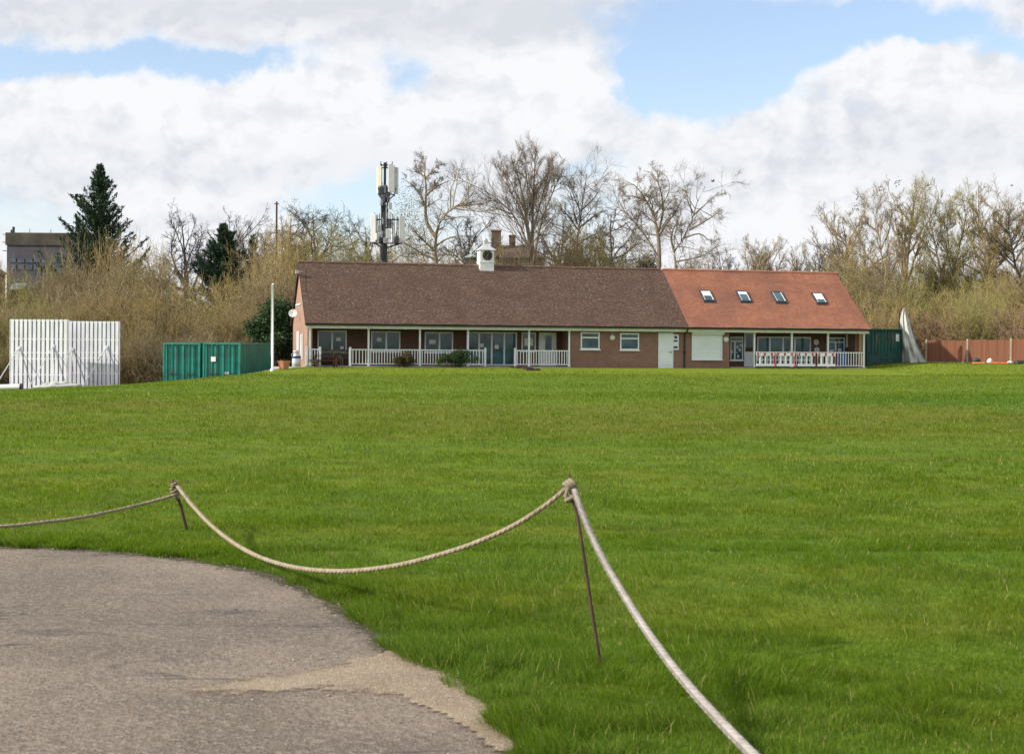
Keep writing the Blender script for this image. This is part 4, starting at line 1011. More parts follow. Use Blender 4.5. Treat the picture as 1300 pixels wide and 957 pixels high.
# ================================================================== containers
def container(label, pxl, pxr, d, rz, notices):
    a = W(pxl, 478, d); w_, L, h = 2.44, 6.06, 2.59
    base = Vector((a.x, d, 0)); top = W((pxl + pxr) / 2, 435, d).z; base.z = top - h
    r = thing('shipping_container', label, 'container', base, rz, 'green shipping containers')
    f = MB()
    for x in (0, w_ - .12): f.box(x, x + .12, 0, .12, 0, h).box(x, x + .12, L - .12, L, 0, h)
    f.box(.12, w_ - .12, 0, .1, 0, .16).box(.12, w_ - .12, 0, .1, h - .13, h).box(.003, .1, .12, L - .12, 0, .16).box(w_ - .1, w_ - .003, .12, L - .12, 0, .16)
    f.box(.003, .09, .12, L - .12, h - .1, h).box(w_ - .09, w_ - .003, .12, L - .12, h - .1, h)
    f.build('frame', M['cont'], r, bevel=.008)
    def corrug(x, sgn):
        pts = []; y = .12; n = 20; st = (L - .24) / n
        for i in range(n): pts += [(x, y + st * i), (x, y + st * (i + .32)), (x - sgn * .045, y + st * (i + .48)), (x - sgn * .045, y + st * (i + .84))]
        pts.append((x, L - .12)); m = MB()
        for p, q in zip(pts[:-1], pts[1:]): m.face([(p[0], p[1], .16), (q[0], q[1], .16), (q[0], q[1], h - .1), (p[0], p[1], h - .1)])
        return m.build('side_panel', M['cont'], r)
    corrug(w_ - .02, 1); corrug(.02, -1)
    MB().box(.1, w_ - .1, .1, L - .1, h - .06, h - .03).build('roof', M['cont'], r)
    MB().box(.1, w_ - .1, L - .08, L - .02, .16, h - .1).build('end_wall', M['cont'], r)
    mid = w_ / 2
    for s, (x0, x1) in enumerate(((.125, mid - .012), (mid + .012, w_ - .125))):
        m = MB(); pts = []; n = 3; st = (x1 - x0) / n
        for i in range(n): pts += [(x0 + st * i, .03), (x0 + st * (i + .36), .03), (x0 + st * (i + .44), .085), (x0 + st * (i + .92), .085)]
        pts.append((x1, .03))
        for p, q in zip(pts[:-1], pts[1:]): m.face([(p[0], p[1], .17), (q[0], q[1], .17), (q[0], q[1], h - .14), (p[0], p[1], h - .14)])
        dr = m.build('door', M['cont'], r)
        for x in (x0 + .3, x1 - .3): MB().tube([(x, -.01, .12), (x, -.01, h - .1)], .022, 8).box(x - .05, x + .05, -.03, .03, .2, .28).box(x - .05, x + .05, -.03, .03, h - .3, h - .22).build('locking_bar', M['dark_steel'], dr)
        for z in (.62, .70): MB().box(x0 + .18, x1 - .25, -.03, -.012, z, z + .03).build('lock_handle', M['dark_steel'], dr)
    for (x, z, ww, hh) in notices: MB().box(x, x + ww, -.012, .026, z, z + hh).build('data_plate', M['paper'], r)
    return r
container('green shipping container standing furthest from the pavilion, without white plates', 206.5, 253, 88.5, rad(-9), ())
bpy_c2 = container('green shipping container with white plates, its long side towards the pavilion', 257, 304, 88.0, rad(-9), ((.55, 1.42, .3, .3), (1.45, .62, .25, .16)))

# flagpole
b = W(345.8, 471, 83.0); b.z = Hs(b.x, b.y); top = W(346.2, 362, 83.0)
o = MB().lathe([(.13, -.2), (.13, .12), (.075, .14), (.06, (top.z - b.z) * .6), (.055, top.z - b.z), (.08, top.z - b.z + .01), (.07, top.z - b.z + .07), (.01, top.z - b.z + .1)], 14).build('flagpole', M['white'], smooth=True)
o.location = b; tag(o, 'plain white flagpole standing in the grass left of the pavilion gable', 'flagpole')
MB().tube([(-.09, -.03, .9), (-.085, -.02, top.z - b.z)], .012, 5).build('halyard', M['rope_white'] if False else M['white'], o)

# ================================================================== net, shed, fence at the far end
def net_screen():
    d = 99.8
    pk = W(1148, 390.5, d); r = thing('tarpaulin', 'grey white plastic sheeting hung like a tent from a tall pole', 'tarpaulin', (pk.x, d, Hs(pk.x, d)))
    o0 = Vector((pk.x, d, Hs(pk.x, d)))
    L = [(1143, 402), (1142, 420), (1143, 437), (1145, 448), (1145, 461.5)]; R = [(1152, 402), (1158, 420), (1165, 437), (1170, 448), (1177, 461.5)]
    V = []; nu = 26; rr = np.random.RandomState(4); rows = 24
    pts_l = np.array([(1146.5, 390.8)] + L); pts_r = np.array([(1149, 390.8)] + R); ys = pts_l[:, 1]
    for i in range(rows):
        y = 390.8 + (461.8 - 390.8) * i / (rows - 1); xl = np.interp(y, ys, pts_l[:, 0]); xr = np.interp(y, ys, pts_r[:, 0]); g = i / (rows - 1)
        for k in range(nu):
            u = k / (nu - 1); px = xl + (xr - xl) * u
            fold = (.16 * math.sin(u * 15 + 1.2 * math.sin(g * 4)) + .10 * math.sin(u * 31 + g * 6)) * (.25 + g) + .25 * math.sin(u * 5.5 + g * 3) * g
            dd = d - .2 - 1.1 * g * math.sin(math.pi * min(1, u * 1.05)) + fold
            V.append(W(px, y, dd) - o0)
    q = [(i * nu + k, i * nu + k + 1, (i + 1) * nu + k + 1, (i + 1) * nu + k) for i in range(rows - 1) for k in range(nu - 1)]
    s = np_mesh('sheet', [tuple(v) for v in V], quads=np.array(q), mat=M['tarp'], parent=r, smooth=True)
    sm_ = s.modifiers.new('thick', 'SOLIDIFY'); sm_.thickness = .012
    pt = W(1146.8, 390, d + .1) - o0
    MB().tube([(pt.x, .15, -.3), (pt.x, .15, pt.z)], .06, 8).build('pole', M['rust'], r)
    p2 = W(1142, 396, d + .2) - o0; MB().tube([(p2.x, .2, -.2), (p2.x, .2, p2.z), (pt.x, .15, pt.z)], .045, 8).build('pole', M['rust'], r)
net_screen()
d = 99.0
def shed():
    a = W(1099, 460, d); b = W(1144, 460, d + .6); g = Hs(a.x, d); top = W(1120, 417.6, d).z - g; wd = b.x - a.x
    r = thing('store_shed', 'dark green slatted store shed, sunlight put in as teal, beside the pavilion end', 'shed', (a.x, d, g), rad(9))
    MB().box(.02, wd - .02, .1, 3.0, -.2, top - .08).build('wall', M['teal'], r)
    m = MB(); n = 11
    for i in range(n + 1): x = wd * i / n; m.box(x - .06, x + .06, .02, .096, -.2, top - .085)
    m.box(-.05, wd + .05, .01, .018, -.2, .9); m.build('boards', M['shed_green'], r)
    MB().box(-.1, wd + .1, -.08, 3.1, top - .08, top).build('roof', M['shed_green'], r)
    MB().box(wd * .02, wd * .12, -.05, .0, .05, 2.2).build('door_frame', M['shed_green'], r)
    MB().box(wd * .84, wd * .93, -.012, .006, top - .85, top - .35).build('sign', M['paper'], r)
    for x0, x1 in ((.3, .38), (.5, .57), (.69, .8)): MB().box(wd * x0, wd * x1, .05, .094, top - 1.05, top - .3).build('panel', M['old_wood'], r)
shed()
fx = [(1176, 102.5, 432.0), (1228.2, 101.2, 431.2), (1283.3, 99.9, 430.2), (1343, 98.6, 429), (1406, 97.3, 428)]
fp = []
for px, dd, pyt in fx:
    p = W(px, pyt, dd); fp.append((p.x, dd, Hs(p.x, dd), p.z))
for i in range(len(fp) - 1):
    (x0, y0, z0, t0), (x1, y1, z1, t1) = fp[i], fp[i + 1]
    r = thing('fence_panel', ('red brown board fence bay next to the hanging plastic sheeting', 'red brown board fence bay with an orange plank lying along its foot', 'red brown board fence bay behind the bare copper bush', 'red brown board fence bay farthest from the pavilion')[i], 'fence', (x0, y0, z0), math.atan2(y1 - y0, x1 - x0), 'red brown board fence bays')
    L = math.hypot(x1 - x0, y1 - y0); n = 26; m = MB(); rr = np.random.RandomState(i)
    ht = t0 - z0
    for k in range(n):
        x = .075 + (L - .15) * k / n; ww = (L - .15) / n; j = rr.normal(0, .008)
        m.solid([(x, -.02, .08), (x + ww * 1.12, -.008, .08), (x + ww * 1.12, .006, .08), (x, .006, .08), (x, -.02, ht + j), (x + ww * 1.12, -.008, ht + j), (x + ww * 1.12, .006, ht + j), (x, .006, ht + j)])
    m.build('boards', M['fence'], r)
    MB().box(-.06, .06, -.05, .07, -.3, ht + .05).build('post', M['fence_post'], r)
    MB().box(.07, L - .07, .01, .05, .4, .5).box(.07, L - .07, .01, .05, ht - .4, ht - .3).build('rail', M['fence'], r)
    MB().box(.07, L - .07, -.02, .03, -.15, .075).build('gravel_board', M['fence_post'], r)
def plank(label, p0, p1, dd, hh):
    a = W(p0, 461, dd); b = W(p1, 461, dd - .6); a.z = Hs(a.x, a.y) + hh; b.z = Hs(b.x, b.y) + hh
    o = MB().bar(a, b, .5, .10).build('plank', M['orange'], bevel=.01); tag(o, label, 'plank'); return o
plank('orange plank lying under the grey lump at the foot of fence', 1236, 1252, 99.4, .05); plank('long orange plank lying on grass at the foot of fence', 1258, 1281, 98.9, .05)
def lump(name, label, cat, px, dd, sx, sy, sz, mat, seed, dz=0):
    rr = np.random.RandomState(seed); m = MB(); prof = [(.55, 0), (.95, .15), (1, .4), (.8, .75), (.4, .95), (.02, 1)]
    m.lathe(prof, 12); m.v = [(x * sx * rr.uniform(.8, 1.15), y * sy * rr.uniform(.8, 1.15), z * sz * rr.uniform(.9, 1.1)) for x, y, z in m.v]
    o = m.build(name, M[mat], smooth=True); p = W(px, 460, dd); o.location = (p.x, dd, Hs(p.x, dd) + dz); tag(o, label, cat)
lump('sack', 'dark grey sack on the shorter orange plank by the fence', 'sack', 1239.5, 99.2, .3, .25, .32, 'dark_steel', 1, .08)
lump('sack', 'pale sack lying between the two orange planks by the fence', 'sack', 1256.5, 98.9, .22, .2, .36, 'panel', 2)
lump('sack', 'white sack at the concrete fence post beside the longer plank', 'sack', 1282.5, 98.8, .22, .2, .2, 'panel', 3)
lump('sack', 'black sack on the grass under the copper leaved bush', 'sack', 1296, 97.8, .5, .3, .25, 'black', 4)

# ================================================================== phone mast
def mast():
    d = 106.0; b = W(487, 330, d); g = Hs(b.x, d)
    r = thing('phone_mast', 'dark phone mast carrying two tiers of pale antenna panels', 'mast', (b.x, d, g))
    def z(py): return W(487, py, d).z - g
    def x(px): return W(px, 300, d).x - b.x
    MB().tube([(0, 0, -.3), (0, 0, z(312)), (0, 0, z(308))], [.27, .27, .22], 16).build('pole', M['dark_steel'], r)
    MB().tube([(.0, 0, z(308)), (0, 0, z(262))], .17, 12).build('pole', M['steel'], r)
    for xx in (-.15, .28): MB().tube([(xx, -.2, z(308)), (xx, -.2, z(238))], .07, 8).build('pole', M['dark_steel'], r)
    MB().tube([(.05, 0, z(262)), (.05, 0, z(206.5))], .09, 8).build('pole', M['dark_steel'], r)
    for px in (483, 490.3, 497.5): MB().tube([(x(px), -.15, z(214)), (x(px), -.15, z(205.5))], .035, 6).build('spike', M['dark_steel'], r)
    def panel(px, p0, p1, wd, y, mat, yaw=0):
        o = MB().box(-wd / 2, wd / 2, -.07, .07, 0, z(p0) - z(p1)).build('antenna_panel', M[mat], r, bevel=.03); o.location = (x(px), y, z(p1)); o.rotation_euler = (0, 0, rad(yaw))
        MB().tube([(0, .2, -.15), (0, .2, z(p0) - z(p1) + .1)], .035, 6).box(-.04, .04, .07, .2, .25, .33).box(-.04, .04, .07, .2, 1.6, 1.68).build('mounting_pipe', M['dark_steel'], o)
    panel(479, 212, 246, .28, .3, 'panel', -60); panel(482.2, 211.5, 237, .30, -.15, 'panel_cream', -20); panel(484.5, 236, 237.5, .1, 0, 'panel_cream')
    panel(497, 210.5, 245, .48, -.45, 'panel', 10); panel(502.8, 212, 246, .26, .25, 'panel', 60)
    panel(474.3, 272, 308, .42, -.2, 'panel', -15); panel(477.6, 272.5, 307, .22, .3, 'panel', -70)
    panel(510.3, 274, 308, .42, -.2, 'panel', 12); panel(506.5, 276, 307, .22, .35, 'panel', 70); panel(498.5, 273, 305, .2, .55, 'panel', 170)
    # cross arms and brackets
    for py, xs in ((210, (483, 498)), (213.5, (479, 503)), (240, (479, 503)), (247, (480, 501)), (309, (473, 511)), (300, (475, 509)), (279, (475, 510))):
        MB().bar((x(xs[0]), -.05, z(py)), (x(xs[1]), -.05, z(py)), .08).bar((0, -.4, z(py) + .1), (0, .5, z(py) + .1), .07).build('cross_arm', M['dark_steel'], r)
    for p_, q_, r_ in (((x(480), 0, z(247)), (0.02, 0, z(257)), .05), ((x(501), 0, z(247)), (.1, 0, z(257)), .05), ((x(476), 0, z(309)), (0, 0, z(316)), .06), ((x(508), 0, z(309)), (0, 0, z(316)), .06)): MB().tube([p_, q_], r_, 6).build('strut', M['dark_steel'], r)
    rr = np.random.RandomState(9)
    for px, py, w_, h_, mm in ((484, 243, .3, .5, 'dark_steel'), (489, 241, .3, .6, 'dark_steel'), (493, 246, .28, .5, 'dark_steel'), (487, 252, .35, .5, 'dark_steel'), (492, 254, .3, .4, 'dark_steel'), (485, 258, .3, .4, 'steel'),
                              (495, 262, .3, .5, 'panel'), (488, 281, .35, .5, 'steel'), (495, 285, .28, .6, 'dark_steel'), (482, 290, .3, .5, 'steel'), (480, 301, .3, .5, 'panel'), (486, 298, .35, .5, 'steel'), (493, 297, .34, .7, 'panel'), (500, 303, .34, .6, 'panel'), (484, 305, .3, .4, 'dark_steel'), (490, 306, .3, .4, 'steel'), (495, 274, .26, .5, 'panel'), (504, 305, .3, .45, 'dark_steel')):
        o = MB().box(-w_ / 2, w_ / 2, -.1, .1, -h_ / 2, h_ / 2).build('radio_unit', M[mm], r, bevel=.02); o.location = (x(px), -.32 + rr.normal(0, .06), z(py)); o.rotation_euler = (0, 0, rr.uniform(-.6, .6))
    cb = MB()
    for k in range(9):
        x0 = rr.uniform(-.25, .25); cb.tube([(x0, -.3, z(rr.uniform(236, 248))), (x0 + rr.normal(0, .2), -.42, z(rr.uniform(255, 262))), (rr.uniform(-.15, .2), -.3, z(270)), (rr.uniform(-.2, .2), -.32, z(300)), (rr.uniform(-.2, .2), -.3, z(330))], .028, 5)
    cb.build('cables', M['black'], r)
mast()
d = 142; b = W(351, 300, d); g = Hs(b.x, d); o = MB().tube([(0, 0, -.3), (0, 0, W(351, 256, d).z - g)], [.14, .09], 10).tube([(-.25, 0, W(351, 259, d).z - g), (.25, 0, W(351, 259, d).z - g)], .05, 6).build('utility_pole', M['dark_wood']); o.location = (b.x, d, g); tag(o, 'thin dark utility pole rising from the treetops behind thicket', 'pole')

# ================================================================== buildings beyond
def block():
    d = 165; a = W(8.5, 345, d); b = W(108, 345, d); g = Hs(a.x, d); ht = W(30, 295.5, d).z - g; wd = b.x - a.x
    r = thing('flat_roofed_block', 'dark flat roofed block with bands of blue grey glazing beyond the thicket', 'building', (a.x, d, g), rad(0))
    MB().box(0, wd, 0, 9, -1, ht - 1.45).build('wall', M['block'], r)
    MB().box(-.15, wd + .15, -.12, 9.1, ht - 1.445, ht).build('parapet', M['block_top'], r)
    def z(py): return W(40, py, d).z - g
    n = 9
    for (p0, p1) in ((306, 309.8), (328, 334), (336, 343)):
        for i in range(n):
            x0 = .3 + (wd - .6) * i / n; x1 = x0 + (wd - .6) / n - .12
            f = MB().box(x0, x1, -.05, -.004, z(p1), z(p0)).build('window', M['block'], r); MB().box(x0 + .06, x1 - .06, -.07, -.054, z(p1) + .06, z(p0) - .06).build('pane', M['block_glass'], f)
    MB().tube([(.4, 1, ht), (.4, 1, ht + .75)], .16, 8).tube([(.15, 1, ht), (.15, 1, ht + .4)], .1, 6).build('flue', M['dark_steel'], r)
    for px in (34, 61): xx = W(px, 300, d).x - a.x; MB().tube([(xx, 1, ht), (xx, 1, ht + .5)], .035, 5).build('vent_pipe', M['dark_steel'], r)
    for z0 in (ht - .2, ht - 1.1, ht - 2.1): MB().bar((-.6, .3, z0), (-.01, .3, z0), .08).build('bracket', M['dark_steel'], r)
block()
def far_house(label, name, pxl, pxr, eave, ridge, d, chims, roofmat='roof_far', rz=0.0, ridge_px=None, deep=8):
    a = W(pxl, eave, d); b = W(pxr, eave, d); g = Hs((a.x + b.x) / 2, d); wd = b.x - a.x; he = a.z - g; hr = W(pxl, ridge, d).z - g
    r = thing(name, label, 'house', (a.x, d, g), rz)
    MB().box(0, wd, 0, deep, -1, he).build('wall', M['brick_far'], r)
    hip = wd * .28; x0, x1 = (hip, wd - hip); o_ = .3
    m = MB(); m.v = [(-o_, -o_, he + .003), (wd + o_, -o_, he + .003), (wd + o_, deep + o_, he + .003), (-o_, deep + o_, he + .003), (x0, deep / 2, hr), (x1, deep / 2, hr)]
    m.f = [(3, 2, 1, 0), (0, 1, 5, 4), (2, 3, 4, 5), (1, 2, 5), (3, 0, 4)]
    rf = m.build('roof', M[roofmat], r)
    for (px, w0, pyt, y) in chims:
        cxp = W(px, pyt, d + y); x = cxp.x - a.x; cz_ = cxp.z - g; hw_ = w0 / 2
        MB().box(x - hw_, x + hw_, y - .45, y + .45, he - .5, cz_ - .2).box(x - hw_ - .06, x + hw_ + .06, y - .51, y + .51, cz_ - .2, cz_ - .05).box(x - hw_ + .04, x + hw_ - .04, y - .4, y + .4, cz_ - .05, cz_).build('chimney', M['brick_far'], rf)
    n = max(2, int(wd / 3))
    for i in range(n):
        x = wd * (i + .5) / n; f = MB().box(x - .5, x + .5, -.05, -.004, he - 1.9, he - .6).build('window', M['white'], r); MB().box(x - .43, x + .43, -.065, -.054, he - 1.83, he - .67).build('pane', M['glass'], f)
    return r
far_house('brick house with two tall chimneys showing above the pavilion roof', 'brick_house', 600, 690, 327, 308, 152, ((630, 1.05, 292, 3), (650.5, .72, 298.5, 4.6)))
far_house('red brick house low at the frame edge below the flat roofed block', 'brick_house', -80, -16, 345, 326, 140, ((-8, .7, 311, 2.0), (-35, .7, 314, 3)), deep=5)
b = W(598.5, 332, 128); g = Hs(b.x, 128); r = thing('roof_turret', 'small brick turret with a green copper cap behind the clock', 'turret', (b.x, 128, g))
zt = W(598, 327.5, 128).z - g; MB().box(-.42, .42, -.42, .42, -.5, zt).build('brickwork', M['brick_far'], r); MB().lathe([(.62, zt + .003), (.6, zt + .1), (.35, zt + .27), (.05, zt + .36), (.01, zt + .6)], 8).build('cap', M['copper'], r)
b = W(20.5, 362, 118); g = Hs(b.x, 118); zt = W(20, 359, 118).z - g
r = thing('garden_shed', 'small shed with blue grey roof half hidden in the thicket', 'shed', (b.x, 118, g), rad(8)); MB().box(-.45, .45, 0, 1.5, -.5, zt - .6).build('wall', M['old_wood'], r); MB().solid([(-.55, -.2, zt - .62), (.55, -.2, zt - .62), (.55, 1.7, zt - .05), (-.55, 1.7, zt - .05), (-.55, -.2, zt - .55), (.55, -.2, zt - .55), (.55, 1.7, zt + .02), (-.55, 1.7, zt + .02)]).build('roof', M['shedroof'], r)
# ================================================================== vegetation
def norm(a): return a / (np.linalg.norm(a, axis=-1, keepdims=True) + 1e-9)
def grow(P, D, L, R, n, wander, up, taper, rr):
    """grow N branches at once: nodes (N, n+1, 3), radii (N, n+1)"""
    N = len(P); nodes = np.empty((N, n + 1, 3)); rads = np.empty((N, n + 1)); nodes[:, 0] = P; rads[:, 0] = R
    D = norm(D.copy()); p = P.copy()
    for s in range(n):
        D = norm(D + rr.normal(0, wander, D.shape) + np.array([0, 0, up])); p = p + D * (L / n)[:, None]
        nodes[:, s + 1] = p; rads[:, s + 1] = R * (1 - taper * (s + 1) / n)
    return nodes, rads
def spawn(nodes, rads, lens, k, t0, t1, ang, ratio, rratio, rr, rmin, shape=.5):
    N, m, _ = nodes.shape; n = m - 1
    pi = np.repeat(np.arange(N), k); M_ = len(pi); t = rr.uniform(t0, t1, M_); f = t * n; i = np.minimum(f.astype(int), n - 1); u = (f - i)[:, None]
    P = nodes[pi, i] * (1 - u) + nodes[pi, i + 1] * u; d = norm(nodes[pi, i + 1] - nodes[pi, i])
    q = norm(np.cross(d, rr.normal(0, 1, (M_, 3)))); a = np.radians(rr.normal(ang, ang * .25, M_))[:, None]
    D = d * np.cos(a) + q * np.sin(a); L = lens[pi] * ratio * (1 - shape * t) * rr.uniform(.65, 1.25, M_)
    R = np.maximum(rmin, np.minimum((rads[pi, i] * (1 - u[:, 0]) + rads[pi, i + 1] * u[:, 0]) * .8, rads[pi, 0] * rratio)); return P, D, L, R
def tubes(name, chains, mat, parent):
    """chains: list of (nodes, rads, sides) -> one mesh of tapered polygonal limbs"""
    V = []; Q = []; b = 0
    for nodes, rads, sd in chains:
        N, m, _ = nodes.shape
        t = np.empty_like(nodes); t[:, 1:-1] = nodes[:, 2:] - nodes[:, :-2]; t[:, 0] = nodes[:, 1] - nodes[:, 0]; t[:, -1] = nodes[:, -1] - nodes[:, -2]; t = norm(t)
        ref = np.where(np.abs(t[..., 2:3]) > .9, np.array([1.0, 0, 0]), np.array([0, 0, 1.0])); x = norm(np.cross(t, ref)); y = np.cross(t, x)
        a = np.arange(sd) * 2 * np.pi / sd
        ring = nodes[:, :, None, :] + (x[:, :, None, :] * np.cos(a)[:, None] + y[:, :, None, :] * np.sin(a)[:, None]) * rads[:, :, None, None]
        V.append(ring.reshape(-1, 3)); idx = np.arange(N * m * sd).reshape(N, m, sd) + b
        q = np.stack([idx[:, :-1], np.roll(idx, -1, 2)[:, :-1], np.roll(idx, -1, 2)[:, 1:], idx[:, 1:]], -1).reshape(-1, 4); Q.append(q); b += N * m * sd
    return np_mesh(name, np.concatenate(V), quads=np.concatenate(Q), mat=mat, parent=parent, smooth=True)
def leaves(name, C, size, mat, parent, rr, stretch=1.6, dirs=None, tilt=1.0):
    n = len(C); d = norm(rr.normal(0, 1, (n, 3)) * np.array([1, 1, tilt])) if dirs is None else norm(dirs + rr.normal(0, .35, (n, 3)))
    s = norm(np.cross(d, rr.normal(0, 1, (n, 3)))); sz = (size * rr.uniform(.6, 1.3, n))[:, None]
    a = C - s * sz * .5; b = C + d * sz * stretch * .5 - s * sz * 0; c = C + s * sz * .5; e = C - d * sz * stretch * .5
    V = np.stack([a, b, c, e], 1).reshape(-1, 3); q = np.arange(n * 4).reshape(-1, 4); r = np.repeat(rr.rand(n), 4)
    return np_mesh(name, V, quads=q, mat=mat, parent=parent, attrs={'rnd': r})

def resample(poly, n):
    P = smooth_poly(np.array(poly, float), 6); s = np.concatenate([[0], np.cumsum(np.linalg.norm(np.diff(P, axis=0), axis=1))]); u = np.linspace(0, s[-1], n + 1)
    return np.stack([np.interp(u, s, P[:, k]) for k in range(3)], 1), s[-1]
def limb_tree(label, d, limbs, seed, bark, twig, dens=1.0, ys=1.0, up=.06, ang=42, twig_r=.012, ratio=.42, group=None, name='bare_tree', wander=.16, spread=1.0, ivy=None):
    rr = np.random.RandomState(seed); y0_ = limbs[0][0][0][1]; limbs = [([(px, y0_ + (py - y0_) * ys) for px, py in pts], a_, b_) for pts, a_, b_ in limbs]
    b = W(*limbs[0][0][0], d); base = np.array([b.x, d, Hs(b.x, d)])
    r = thing(name, label, 'tree', tuple(base), 0, group)
    N = 10; nodes = []; rads = []; lens = []
    for pts, r0, r1 in limbs:
        ph = rr.uniform(-.5, .5) * spread; poly = []
        for i, (px, py) in enumerate(pts):
            off = 0 if i == 0 else (ph * i * .55 + rr.normal(0, .12)); w_ = W(px, py, d + off); poly.append(np.array(w_) - base)
        first = pts[0] == limbs[0][0][0]
        if first: poly = [np.array([poly[0][0], 0, -.3])] + poly if poly[0][2] > .5 else poly
        nd, L = resample(poly, N); nodes.append(nd); rads.append(np.linspace(r0, r1, N + 1)); lens.append(L)
    nodes = np.array(nodes); rads = np.array(rads); lens = np.array(lens)
    tubes('trunk', [(nodes, rads * .75, 8)], M[bark], r)
    k1 = max(3, int(13 * dens)); rads = rads * .72
    P, D, L, R = spawn(nodes, rads, lens, k1, .25, 1.0, ang, ratio, .30, rr, .015, .45)
    kp = rr.rand(len(L)) < np.clip(np.repeat(lens, k1) / (.55 * lens.max()), .3, 1); P, D, L, R = P[kp], D[kp], L[kp], R[kp]; L = np.maximum(L, .42 * L.mean())
    n1, r1_ = grow(P, D, L, R, 6, wander, up, .75, rr)
    P, D, L2, R = spawn(n1, r1_, L, 8, .15, 1.0, ang, .52, .5, rr, .009, .35)
    n2, r2_ = grow(P, D, L2, R, 4, wander * 1.1, up, .6, rr)
    P, D, L3, R = spawn(n2, r2_, L2, 10, .1, 1.0, ang * .95, .66, .6, rr, twig_r * .55, .3)
    n3, r3_ = grow(P, D, L3, np.minimum(R, twig_r * .7), 3, wander, up * .8, .5, rr)
    tubes('branches', [(n1, r1_, 5), (n2, r2_, 4)], M[bark], r); tubes('twigs', [(n3, r3_, 3)], M[twig], r)
    if ivy:
        n_, c0, c1, sz = ivy; C = []
        for px, py, rx, ry in c0:
            w_ = np.array(W(px, py, d)) - base; C.append(w_ + rr.normal(0, 1, (n_, 3)) * np.array([rx, rx, ry]) * d / F * .5)
        leaves('ivy', np.concatenate(C), sz, M[c1], r, rr)
    return r

limb_tree('bare sycamore with a tan forked trunk right beside the phone mast', 112, [
    ([(555, 338), (552, 318), (554, 297), (555, 282), (563, 269), (575, 262), (590, 257), (603, 253)], .34, .05), ([(553, 300), (546, 289), (541, 278), (540, 258), (541, 237), (539, 216), (541, 196)], .22, .03),
    ([(540, 262), (533, 243), (522, 231), (511, 224)], .13, .025), ([(541, 246), (549, 238), (560, 231), (571, 226)], .12, .025), ([(563, 269), (574, 275), (588, 273), (598, 280)], .09, .02), ([(552, 318), (538, 305), (525, 296)], .12, .02),
    ([(540, 225), (530, 212), (524, 203)], .07, .02), ([(541, 222), (552, 210), (558, 204)], .07, .02), ([(553, 312), (568, 302), (586, 298), (597, 303)], .11, .02)], 21, 'bark_tan', 'bark_dark', 1.3, .97, .05, 48, .013, .34,
    ivy=(900, ((520, 262, 26, 30), (512, 290, 22, 40), (532, 285, 22, 40), (524, 312, 30, 26)), 'leaf_ivy', .06))
limb_tree('tall vase shaped bare ash rising in front of the house chimneys', 114, [
    ([(673, 338), (669, 305), (656, 272), (641, 252), (622, 236), (610, 228)], .20, .03), ([(674, 338), (672, 300), (667, 262), (660, 222), (653, 190)], .20, .03), ([(675, 338), (676, 285), (677, 235), (680, 184)], .22, .03),
    ([(677, 338), (682, 302), (690, 266), (701, 236), (712, 208)], .18, .03), ([(672, 302), (664, 266), (646, 228), (632, 206)], .14, .025), ([(676, 290), (686, 250), (695, 215), (698, 192)], .12, .025), ([(667, 262), (655, 235), (642, 205), (636, 192)], .1, .02), ([(677, 250), (668, 215), (668, 186)], .1, .02)],
    22, 'bark_grey', 'bark_grey', 1.5, .9, .10, 38, .012, .40)
limb_tree('bushy bare tree between the tall ash and the spreading pair', 128, [
    ([(733, 338), (731, 312), (735, 290), (738, 262), (742, 236), (745, 212)], .22, .03), ([(731, 308), (716, 291), (700, 281)], .12, .025), ([(735, 290), (722, 271), (711, 256)], .12, .025), ([(735, 286), (750, 273), (766, 262)], .12, .025), ([(737, 264), (728, 241), (722, 222)], .1, .02), ([(738, 262), (755, 244), (764, 226)], .1, .02), ([(731, 312), (748, 298), (770, 290)], .1, .02)],
    23, 'bark_dark', 'bark_grey', 1.4, .93, .07, 46, .013, .4)
limb_tree('bare tree with limbs leaning out towards the clock, nearer of the spreading pair', 112, [
    ([(838, 340), (827, 311), (811, 286), (796, 269), (779, 256)], .2, .03), ([(837, 340), (836, 302), (830, 272), (820, 251), (808, 233), (795, 226)], .24, .03), ([(836, 292), (842, 263), (838, 236), (829, 216), (817, 212)], .14, .025), ([(836, 300), (847, 281), (858, 266), (866, 248)], .12, .025), ([(830, 272), (845, 250), (850, 232), (846, 218)], .1, .02), ([(820, 251), (806, 246), (790, 246)], .08, .02), ([(811, 286), (800, 290), (782, 280)], .08, .02)],
    24, 'bark_grey', 'bark_grey', 1.3, .96, .04, 46, .013, .36)
limb_tree('bare tree with drooping twig ends above the join of the two roofs', 111, [
    ([(858, 340), (856, 319), (867, 301), (875, 290), (880, 271), (886, 251), (895, 233)], .2, .03), ([(875, 290), (891, 281), (905, 272), (918, 263)], .12, .025), ([(856, 319), (852, 301), (856, 286), (862, 276), (866, 256)], .14, .025), ([(868, 301), (888, 295), (901, 304), (914, 302)], .09, .02), ([(858, 332), (889, 325), (904, 316), (915, 308)], .09, .02), ([(880, 271), (900, 252), (912, 240)], .09, .02), ([(880, 268), (872, 248), (873, 232)], .09, .02)],
    25, 'bark_grey', 'bark_grey', 1.2, .96, .0, 48, .013, .34)
